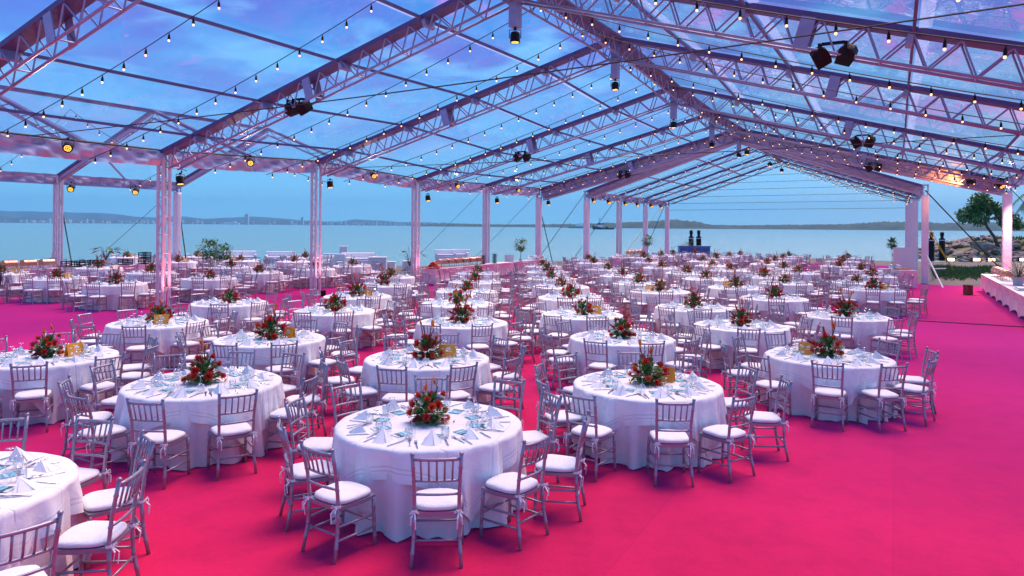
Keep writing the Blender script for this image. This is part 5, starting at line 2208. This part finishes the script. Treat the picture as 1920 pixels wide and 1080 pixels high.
def chafer(loc, rz, label, group='copper chafing dishes'):
    t = thing('chafing_dish', label, 'chafing dish', loc, rz, group)
    new('stand', CHF[0], t)
    new('pan', CHF[1], t)
    l = new('lid', CHF[2], t)
    new('handle', CHF[3], l)


PLATE = MB().lathe([(0.06, 0.0), (0.10, 0.01), (0.14, 0.022), (0.14, 0.028), (0.0, 0.012)], 14).mesh('plate', M_black)


def plate_stack(loc, n, label, step=0.042):
    t = thing('plate_stack', label, 'plates', loc, 0, 'stacks of black plates')
    for k in range(n):
        new('plate', PLATE, t, (0, 0, k * step))


def crate_mesh():
    m = MB()
    w, d, h = 0.5, 0.35, 0.28
    for a in (-w / 2, w / 2):
        for b in (-d / 2, d / 2):
            m.box((a, b, h / 2), (0.03, 0.03, h))
    for z in (0.03, 0.11, 0.19, 0.265):
        for b in (-d / 2, d / 2):
            m.box((0, b, z), (w - 0.03, 0.014, 0.035))
        for a in (-w / 2, w / 2):
            m.box((a, 0, z), (0.014, d - 0.03, 0.035))
    m.box((0, 0, 0.012), (w - 0.04, d - 0.04, 0.012))
    return m.mesh('black_crate', M_black)


CRATE = crate_mesh()


def crate(loc, rz, label):
    o = new('black_crate', CRATE, None, loc, rz)
    tag(o, label, 'crate', 'black slatted crates')


def potted(name, label, loc, h, spread, kind, seed, pot=(0.17, 0.3), cat='plant'):
    rnd = random.Random(seed)
    t = thing(name, label, cat, loc)
    pr, ph = pot
    if pr:
        new('pot', MB().lathe([(pr * .75, 0.0), (pr, ph), (pr * .9, ph), (pr * .85, ph - .03), (0, ph - .03)], 14).mesh('pot', M_pot, False), t)
    st, lf = MB(), MB()
    base = Vector((0, 0, ph - 0.04 if pr else 0))
    if kind == 'topiary':
        st.path([base, Vector((0.02, 0, h * 0.6)), Vector((0, 0, h))], [0.02, 0.016, 0.012], 6)
        for k in range(int(170 * max(1, (spread / 0.4) ** 2))):
            v = Vector((rnd.gauss(0, 1), rnd.gauss(0, 1), rnd.gauss(0, 1))).normalized()
            c = Vector((0, 0, h)) + Vector((v.x * spread, v.y * spread, v.z * spread * 0.9)) * rnd.uniform(0.3, 0.95)
            petal(lf, c, v + Vector((rnd.uniform(-.7, .7), rnd.uniform(-.7, .7), rnd.uniform(-.7, .4))), rnd.uniform(.14, .24), rnd.uniform(.07, .11), 0.1)
        for k in range(6):
            a = k * PI / 3
            st.path([(0, 0, h * 0.86), (math.cos(a) * spread * .5, math.sin(a) * spread * .5, h + 0.08 * (k % 2))], 0.008, 4)
    elif kind == 'broad':
        for k in range(11):
            a = rnd.uniform(0, 6.3)
            e = rnd.uniform(0.1, 1.2)
            tip = base + Vector((math.cos(a) * math.cos(e) * spread, math.sin(a) * math.cos(e) * spread, h * (0.45 + 0.5 * math.sin(e))))
            st.path([base, base.lerp(tip, 0.5) + Vector((0, 0, 0.08)), tip], [0.015, 0.012, 0.008], 5)
            petal(lf, tip, Vector((math.cos(a), math.sin(a), rnd.uniform(-.5, .2))), rnd.uniform(.38, .62), rnd.uniform(.2, .3), 0.12)
    else:   # feathery
        for k in range(26):
            a = rnd.uniform(0, 6.3)
            e = rnd.uniform(0.25, 1.4)
            d = Vector((math.cos(a) * math.cos(e), math.sin(a) * math.cos(e), math.sin(e)))
            L = h * rnd.uniform(0.7, 1.0)
            pts = [base + d * L * u + Vector((d.x, d.y, 0)) * spread * u * u * .6 - Vector((0, 0, 0.25 * h * u * u)) for u in (0, .25, .5, .75, 1)]
            st.path(pts, [0.01, 0.008, 0.006, 0.005, 0.003], 4)
            for i in range(14):
                u = 0.25 + 0.75 * i / 14
                f = u * 4
                q = min(3, int(f))
                p = pts[q].lerp(pts[q + 1], f - q)
                for sg in (-1, 1):
                    s2 = d.cross(Vector((0, 0, 1))).normalized() * sg
                    petal(lf, p, s2 + d * .5 - Vector((0, 0, .3)), rnd.uniform(.12, .22), 0.035, 0.05)
    new('stem', st.mesh('stem', M_bark), t)
    new('foliage', lf.mesh('foliage', M_leaf), t)['kind'] = 'stuff'


# ---- buffet along the left columns, in front of the lounge
for k in range(6):
    buffet(27.95 + 1.9 * k, 18.88, f'long buffet beside the left columns, {["nearest", "second", "third", "fourth", "fifth", "farthest"][k]} covered table of its six', 'buffet tables by the left columns')
top = 0.768
ph = MB()
rnd = random.Random(77)
red_t = thing('flower_pile', 'heap of orange red blossoms on the near end of the left buffet', 'flowers', W(27.35, 18.85, top))
mbp = MB()
for k in range(150):
    v = Vector((rnd.gauss(0, .17), rnd.gauss(0, .17), 0))
    v.z = max(0.02, 0.26 - 1.0 * (v.x ** 2 + v.y ** 2) * 4) * rnd.uniform(.5, 1)
    for q in range(4):
        petal(mbp, v, (rnd.uniform(-1, 1), rnd.uniform(-1, 1), rnd.uniform(0, 1)), 0.085, 0.06)
o = new('blossoms', mbp.mesh('blossoms', mat('flame_petal', (0.85, 0.055, 0.015), 0.5, 0, 0.2, 20)), red_t)
o['kind'] = 'stuff'
new('dish', MB().lathe([(0.2, 0.0), (0.36, 0.05), (0.35, 0.055), (0.0, 0.02)], 16).mesh('dish', M_pot), red_t)
for k in range(6):
    chafer(W(28.2 + 0.66 * k, 18.95, top), AXIS, f'copper chafing dish on the left buffet, {ORDL[k]} from its red flowers')
for s, n, lab in ((31.9, 11, 'tall stack of black plates by the chafing dishes on the left buffet'), (33.1, 12, 'second tall stack of black plates along the left buffet')):
    plate_stack(W(s, 18.85, top), n, lab)
o = new('sign_board', MB().box((0, 0, 0.19), (0.5, 0.02, 0.38)).mesh('sign_board', M_pot), None, W(34.9, 18.95, top), AXIS - 1.2)
tag(o, 'plain pale board leaning on the left buffet beside the round topiary', 'board')
potted('topiary_plant', 'round leafy topiary on a thin stem above the left buffet', W(35.9, 18.75, top), 0.9, 0.42, 'topiary', 5, (0.10, 0.12))
ln = MB()
for k in range(40):
    a = rnd.uniform(0, 6.3)
    q = rnd.uniform(0, 1)
    petal(ln, (q * 0.9 * math.cos(a), q * 0.25 * math.sin(a), 0.02 + 0.08 * (1 - q)), (rnd.uniform(-1, 1), rnd.uniform(-1, 1), .25), .28, .22)
o = new('linen_heap', ln.mesh('linen_heap', M_napkin), None, W(38.2, 18.9, top), AXIS)
tag(o, 'heap of white linen at the far end of the left buffet', 'linen')

# ---- buffet under the side tent's outer eave
for k in range(7):
    buffet(11.6 + 1.9 * k, 32.4, f'covered buffet under the side tent\'s outer eave, {ORDL[k]} table from the left', 'buffet tables in the side tent')
for k in range(3):
    chafer(W(16.2 + 0.75 * k, 32.4, top), AXIS, f'copper chafing dish on the side-tent buffet, {["left", "middle", "right"][k]} of three')
for n, (px, s) in enumerate(((124, 18.6), (140, 19.2), (150, 19.8))):
    crate(W(s, 32.35, top), AXIS + .1, f'black slatted crate on the side-tent buffet, {["left", "middle", "right"][n]} of three in line')
crate(W(21.2, 32.3, top), AXIS, 'black slatted crate alone beside the strap on the side-tent buffet')
for k in range(2):
    crate(W(22.2, 32.3, top + 0.29 * k), AXIS + .5, f'black slatted crate, {["lower", "upper"][k]} one of the stacked pair on the side-tent buffet')
potted('potted_plant', 'small leafy pot plant between crates on the side-tent buffet', W(20.3, 32.4, top), 0.75, 0.35, 'broad', 9, (0.2, 0.25))
potted('dark_shrub', 'dense dark green shrub behind the side-tent tables beside the strap', W(26.2, 32.6, 0), 1.35, 0.7, 'topiary', 12, (0.28, 0.4))
potted('dark_shrub', 'lower dark green shrub touching the right side of the larger one', W(27.1, 32.6, 0), 1.15, 0.6, 'topiary', 13, (0.28, 0.4))


# ---- white lounge furniture on the sand
def cushion_box(m, c, s, b=0.03):
    x, y, z = s[0] / 2, s[1] / 2, s[2] / 2
    vs = []
    for zz, k in ((-z, b), (-z + b, 0), (z - b, 0), (z, b)):
        for a, d in ((-1, -1), (1, -1), (1, 1), (-1, 1)):
            vs.append((c[0] + a * (x - k), c[1] + d * (y - k), c[2] + zz))
    fs = [(3, 2, 1, 0), (12, 13, 14, 15)]
    for j in range(3):
        for k in range(4):
            k2 = (k + 1) % 4
            fs.append((j * 4 + k, j * 4 + k2, (j + 1) * 4 + k2, (j + 1) * 4 + k))
    m.add(vs, fs)
    return m


def sofa(loc, rz, w, label, arms=True):
    t = thing('lounge_sofa', label, 'sofa', loc, rz, 'white lounge sofas')
    new('base', cushion_box(MB(), (0, 0, 0.19), (w, 0.8, 0.34)).mesh('base', M_sofa), t)
    new('seat_cushion', cushion_box(MB(), (0, -0.05, 0.43), (w - 0.34, 0.62, 0.13), .04).mesh('seat_cushion', M_sofa), t)
    new('backrest', cushion_box(MB(), (0, 0.31, 0.60), (w, 0.18, 0.50), .05).mesh('backrest', M_sofa), t)
    for a in (-1, 1):
        new('armrest', cushion_box(MB(), (a * (w / 2 - 0.08), -0.05, 0.48), (0.16, 0.7, 0.26), .04).mesh('armrest', M_sofa), t)


for x, y, rz, w, lab in ((450, 493, 20, 2.2, 'white sofa behind the side-tent tables, leftmost of the lounge'), (525, 494, 10, 2.0, 'white sofa left of the second column, by the water'),
                         (600, 504, -40, 1.9, 'white sofa just right of the second column'), (632, 499, 160, 1.7, 'white sofa in the middle of the lounge, back to the tables'),
                         (672, 497, 15, 2.3, 'long white sofa facing the sea in the lounge'), (835, 488, 10, 1.6, 'white sofa behind the buffet, left of the pair'), (862, 487, -12, 1.5, 'white sofa behind the buffet, right of the pair')):
    sofa(G(x, y), R(rz), w, lab)
def block(name, label, cat, loc, rz, size):
    t = thing(name, label, cat, loc, rz)
    new('body', cushion_box(MB(), (0, 0, size[2] / 2), size, 0.02).mesh('body', M_sofa), t)
    new('top_slab', cushion_box(MB(), (0, 0, size[2] + 0.021), (size[0] + .04, size[1] + .04, 0.04), 0.01).mesh('top_slab', M_sofa), t)


block('white_bar_block', 'tall plain white block standing among the lounge sofas', 'bar', G(708, 508), R(5), (1.05, 0.6, 0.80))
block('white_pedestal', 'narrow white pedestal rising behind the lounge sofas', 'pedestal', G(644, 492), R(10), (0.55, 0.5, 1.15))
block('white_stool_block', 'low rounded white stool right of the tall white block', 'stool', G(734, 505), R(0), (0.5, 0.5, 0.45))
block('white_cube_seat', 'white cube seat under the broad-leaved plant', 'stool', G(763, 506), R(20), (0.5, 0.5, 0.52))
potted('broad_leaf_plant', 'broad-leaved dark plant behind the third column', G(768, 510), 1.35, 0.62, 'broad', 31, (0.22, 0.35))

# ---- buffet in the far tent
for k in range(4):
    buffet(43.6 + 1.9 * k, 15.6, f'covered buffet in the far tent by its left columns, {["nearest", "second", "third", "farthest"][k]} table', 'buffet tables in the far tent')
for k in range(4):
    chafer(W(45.6 + 0.75 * k, 15.6, top), AXIS, f'copper chafing dish on the far-tent buffet, {ORDL[k]} from the near end')
potted('topiary_plant', 'leafy topiary rising over the far-tent buffet', W(49.4, 15.6, top), 1.0, 0.45, 'topiary', 8, (0.12, 0.14))
lh = new('linen_heap', ln.mesh('linen_heap', M_napkin), None, W(43.4, 15.6, top), AXIS)
tag(lh, 'heap of white linen on the near end of the far-tent buffet', 'linen')

# ---- buffet on the right edge
for k in range(8):
    buffet(37.3 - 1.86 * k, -3.75, f'white covered buffet at the right edge, {["farthest", "second farthest", "third farthest", "fourth farthest", "fifth farthest", "third nearest", "second nearest", "nearest"][k]} table', 'buffet tables at the right edge')
for k in range(4):
    chafer(W(36.6 - 0.95 * k, -3.8, top), AXIS, f'copper chafing dish on the right-edge buffet, {["farthest", "second farthest", "third farthest", "nearest"][k]} one')
potted('feathery_plant', 'dark feathery plant standing on the right-edge buffet', W(31.4, -3.9, top), 1.15, 0.55, 'feather', 41, (0.2, 0.28))
o = new('serving_tray', MB().box((0, 0, 0.02), (0.9, 0.5, 0.03)).box((0, 0, 0.06), (0.8, 0.42, 0.05)).mesh('serving_tray', M_pot), None, W(28.7, -3.75, top), AXIS)
tag(o, 'flat white serving tray on the right-edge buffet near the plant', 'tray')

# ---- serving table and screen by the right columns of the far tent
sv = G(1697, 540)
st_ = thing('serving_table', 'small pink-lit covered serving table beside the right wrapped columns', 'table', sv, R(4))
new('tabletop', MB().box((0, 0.6, 0.80), (0.82, 1.7, 0.03)).mesh('tabletop', MATS['plywood']), st_)
new('stretch_cover', MB().xform(stretch_cover(0.86, 1.75, 0.83, 0.06), Matrix.Translation((0, 0.6, 0))).mesh('stretch_cover', M_spandex), st_)
o = new('copper_tray', MB().box((0, 0, 0.03), (0.62, 0.4, 0.05)).box((0, 0, 0.065), (0.56, 0.34, 0.02)).mesh('copper_tray', M_copper), None, sv + Vector((0, 0.2, 0.84)))
tag(o, 'flat copper tray at the front of the small serving table', 'tray')
for k, (dx, dy) in enumerate(((-0.2, 0.8), (0.12, 0.75), (0.22, 1.1), (-0.05, 1.15))):
    o = new('glass_bowl', MB().lathe([(0.06, 0.0), (0.11, 0.06), (0.13, 0.14), (0.10, 0.2), (0.095, 0.2), (0.12, 0.14), (0.1, 0.06), (0.0, 0.02)], 14, cap=False).mesh('glass_bowl', M_glass, True), None, sv + Vector((dx, dy, 0.835)))
    tag(o, f'clear glass bowl on the small serving table, {["front left", "front middle", "back right", "back left"][k]}', 'bowl', 'glass bowls on the serving table')
o = new('white_bottle_bucket', MB().lathe([(0.07, 0.0), (0.09, 0.25), (0.085, 0.25), (0.0, 0.2)], 12).mesh('white_bottle_bucket', M_pot), None, sv + Vector((-0.3, 0.45, 0.835)))
tag(o, 'white bucket at the left edge of the small serving table', 'bucket')
sc_t = thing('folding_screen', 'pale folding screen standing behind the small serving table', 'screen', sv * (1 + 5.2 / sv.y), 0)
for k in range(3):
    M = Matrix.Translation((-0.45 + 0.34 * k, 0.05 * (k % 2), 0.875)) @ Matrix.Rotation(R(18 if k % 2 else -18), 4, 'Z')
    new('screen_panel', MB().box((0, 0, 0), (0.36, 0.03, 1.75)).mesh('screen_panel', M_spandex), sc_t, M=M)
potted('potted_plant', 'small palm-like pot plant left of the folding screen', sv * (1 + 6.2 / sv.y) + Vector((-0.75, 0, 0)), 1.95, 0.25, 'topiary', 15, (0.15, 0.3))

# ---- black posts by the water and the blue bar
def black_post(loc, label, h=2.5, r=0.24):
    t = thing('black_post', label, 'post', loc, 0, 'tall black posts by the water')
    new('shaft', MB().lathe([(r, 0), (r, h * 0.76), (r * .9, h * 0.78)], 16).mesh('shaft', M_black), t)
    new('neck', MB().lathe([(r * .55, h * .78), (r * .5, h * .84), (r * .6, h * .86)], 14).mesh('neck', M_black), t)
    new('head', MB().lathe([(r * .62, h * .86), (r * .66, h * .88), (r * .66, h * .985), (r * .5, h)], 14).mesh('head', M_black), t)
    new('band', MB().lathe([(r * 1.03, h * .70), (r * 1.03, h * .73)], 16, cap=False).mesh('band', M_pot), t)


black_post(G(1766, 489), 'tall black post with narrow head on the shore, right of the columns')
black_post(G(1746, 490), 'tall black post half hidden by the near wrapped column')
bar = G(1301, 486)
bt = thing('blue_bar', 'bright blue bar counter on the beach beyond the far tent', 'bar', bar, R(-4))
new('counter', MB().box((0, 0, 0.55), (2.6, 0.8, 1.1)).mesh('counter', M_blue), bt)
new('counter_top', MB().box((0, 0, 1.13), (2.75, 0.95, 0.06)).mesh('counter_top', M_blue), bt)
for k in range(4):
    new('panel', MB().box((-0.95 + 0.63 * k, -0.415, 0.55), (0.5, 0.03, 0.85)).mesh('panel', mat('dark_blue_panel', (0.03, 0.14, 0.36), 0.5)), bt)
potted('palm_plant', 'spiky green palm plant on the blue bar counter', bar + Vector((-0.35, 0, 1.162)), 0.75, 0.5, 'feather', 51, (0.12, 0.12))
black_post(bar + Vector((0.05, 1.2, 0)), 'black post behind the blue bar, left of the two', 2.5, 0.22)
black_post(bar + Vector((0.72, 1.2, 0)), 'black post behind the blue bar, right of the two', 2.5, 0.22)

# ---- small wooden bin on the bare carpet
bn = G(1815, 553)
t = thing('wooden_bin', 'small dark wooden bin alone on the bare carpet at the right', 'bin', bn, R(12))
wl = MB()
for k in range(4):
    M = Matrix.Rotation(k * PI / 2, 3, 'Z')
    wl.box(M @ Vector((0, -0.12, 0.21)), (0.24, 0.02, 0.42), M)
new('wall', wl.mesh('wall', M_wood), t)
new('floor_board', MB().box((0, 0, 0.012), (0.2, 0.2, 0.02)).mesh('floor_board', M_wood), t)
new('rim', MB().box((0, -0.134, 0.40), (0.27, 0.02, 0.03)).box((0, 0.134, 0.40), (0.27, 0.02, 0.03)).mesh('rim', M_wood), t)
o = new('foot_plate', MB().lathe([(0.0, 0.0), (0.14, 0.0), (0.14, 0.012), (0.0, 0.014)], 16, cap=False).mesh('foot_plate', M_black), None, bn + Vector((0.22, -0.22, 0.001)))
tag(o, 'round dark plate lying at the foot of the wooden bin', 'plate')


# ---- uplights at the feet of the left columns
def uplight(s, p, col, power, label):
    loc = W(s, p)
    t = thing('column_uplight', label, 'stage light', loc, 0, 'uplights at the column feet')
    new('can', MB().lathe([(0.09, 0.02), (0.10, 0.04), (0.10, 0.22), (0.085, 0.22), (0.085, 0.19)], 14).mesh('can', M_black), t)
    new('lens', MB().lathe([(0.0, 0.195), (0.085, 0.195)], 14, cap=False).mesh('lens', MATS['red_lens']), t)
    new('foot', MB().box((0, 0, 0.01), (0.24, 0.12, 0.02)).mesh('foot', M_black), t)
    ld = bpy.data.lights.new('uplight_lamp', 'SPOT')
    ld.energy = power
    ld.color = col
    ld.spot_size = R(75)
    ld.spot_blend = 0.7
    ld.shadow_soft_size = 0.06
    lo_ = bpy.data.objects.new('uplight_lamp', ld)
    COL.objects.link(lo_)
    lo_.location = loc + Vector((0, 0, 0.24))
    aim = Vector((0, 0, 1)) + (W(0, 0) - W(0, p - PL if p > 0 else 0)) * 0
    lo_.rotation_euler = (PI, 0, 0)


emit('red_lens', (1.0, 0.12, 0.10), 6.0)
uplight(FR_S[1] - 0.1, PL - 0.5, (1, 0.20, 0.22), 260, 'small red uplight at the foot of the first left column')
uplight(FR_S[2] - 0.1, PL - 0.5, (1, 0.22, 0.26), 200, 'small red uplight at the foot of the second left column')
uplight(FR_S[3] - 0.1, PL - 0.5, (1, 0.25, 0.35), 130, 'small red uplight at the foot of the third left column')
uplight(FR_S[4] - 0.1, PL - 2.0, (1, 0.25, 0.55), 160, 'small added pink uplight in front of the left buffet by the fourth column')  # added lamp that washes the buffet pink


# ---- person seen at the left edge
def build_person():
    loc = D(-3, 560, 24.0)
    loc.z = 0.0
    t = thing('person', 'person in dark navy clothes sitting at the left edge of the picture', 'person', loc, R(115))
    place_chair(loc, R(115), 'silver chair under the person at the left edge', False)
    V = [(0, 0, 0.50), (0, 0.02, 0.72), (0, 0.0, 0.98), (0, 0.02, 1.10), (0, 0.05, 1.20),
         (-0.17, 0.0, 1.02), (-0.25, -0.02, 0.76), (-0.2, 0.22, 0.66), (0.17, 0.0, 1.02), (0.25, -0.02, 0.76), (0.2, 0.22, 0.66),
         (-0.10, 0.06, 0.50), (-0.12, 0.46, 0.50), (-0.12, 0.44, 0.08), (-0.12, 0.58, 0.04), (0.10, 0.06, 0.50), (0.12, 0.46, 0.50), (0.12, 0.44, 0.08), (0.12, 0.58, 0.04)]
    E = [(0, 1), (1, 2), (2, 3), (3, 4), (2, 5), (5, 6), (6, 7), (2, 8), (8, 9), (9, 10), (0, 11), (11, 12), (12, 13), (13, 14), (0, 15), (15, 16), (16, 17), (17, 18)]
    Rr = [.15, .135, .14, .055, .05, .07, .05, .036, .07, .05, .036, .095, .07, .045, .035, .095, .07, .045, .035]
    me = bpy.data.meshes.new('body')
    me.from_pydata(V, E, [])
    me.materials.append(M_navy)
    b = new('body', me, t)
    sk = b.modifiers.new('skin', 'SKIN')
    for i, r in enumerate(Rr):
        me.skin_vertices[0].data[i].radius = (r, r * 0.85)
    me.skin_vertices[0].data[0].use_root = True
    sb = b.modifiers.new('sub', 'SUBSURF')
    sb.levels = sb.render_levels = 2
    h = MB().lathe([(0.0, -0.115), (0.045, -0.10), (0.068, -0.05), (0.078, 0.02), (0.07, 0.08), (0.04, 0.115), (0.0, 0.125)], 14, Matrix.Translation((0, 0.075, 1.31)), cap=False)
    h.lathe([(0.0, 0.03), (0.013, 0.0), (0.0, -0.012)], 6, Matrix.Translation((0, 0.155, 1.30)), cap=False)
    for a in (-1, 1):
        h.lathe([(0.0, 0.03), (0.014, 0.0), (0.0, -0.03)], 6, Matrix.Translation((a * 0.08, 0.07, 1.305)), cap=False)
    new('head', h.mesh('head', M_skin, True), t)
    hr = MB().lathe([(0.083, -0.02), (0.086, 0.03), (0.078, 0.09), (0.045, 0.128), (0.0, 0.136)], 14, Matrix.Translation((0, 0.06, 1.315)), cap=False)
    new('hair', hr.mesh('hair', M_hair, True), t)
    for a in (-1, 1):
        m = MB()
        wr = Vector((a * 0.2, 0.22, 0.66))
        m.path([wr, wr + Vector((-a * .02, .05, -.01)), wr + Vector((-a * .035, .10, -.02))], [0.026, 0.034, 0.03], 8)
        for f in range(4):
            o_ = wr + Vector((-a * .035 + (f - 1.5) * 0.017, 0.10, -0.02))
            L = (0.06, 0.07, 0.066, 0.05)[f]
            m.path([o_, o_ + Vector((0, L * .55, -.005)), o_ + Vector((0, L, -0.03))], [0.009, 0.0085, 0.006], 6)
        m.path([wr + Vector((-a * .04, .045, -.005)), wr + Vector((-a * .075, .075, -.01)), wr + Vector((-a * .08, .10, -.02))], [0.011, 0.010, 0.007], 6)
        new('hand', m.mesh('hand', M_skin, True), t)


build_person()


# ------------------------------------------------------------------ the air over the bay
def build_haze():
    m = MB().box((0, 6200, 210), (30000, 12800, 424))
    me = m.mesh('haze', [])
    hm = bpy.data.materials.new('haze_air')
    hm.use_nodes = True
    nt = hm.node_tree
    nt.nodes.clear()
    o = nt.nodes.new('ShaderNodeOutputMaterial')
    v = nt.nodes.new('ShaderNodeVolumePrincipled')
    v.inputs['Color'].default_value = (0.22, 0.66, 1.0, 1)
    v.inputs['Density'].default_value = 1.0e-4
    v.inputs['Anisotropy'].default_value = 0.0
    nt.links.new(v.outputs[0], o.inputs['Volume'])
    me.materials.append(hm)
    ob = new('haze', me)
    tag(ob, 'pale blue air thickening towards the far shore', 'haze', kind='stuff')


build_haze()
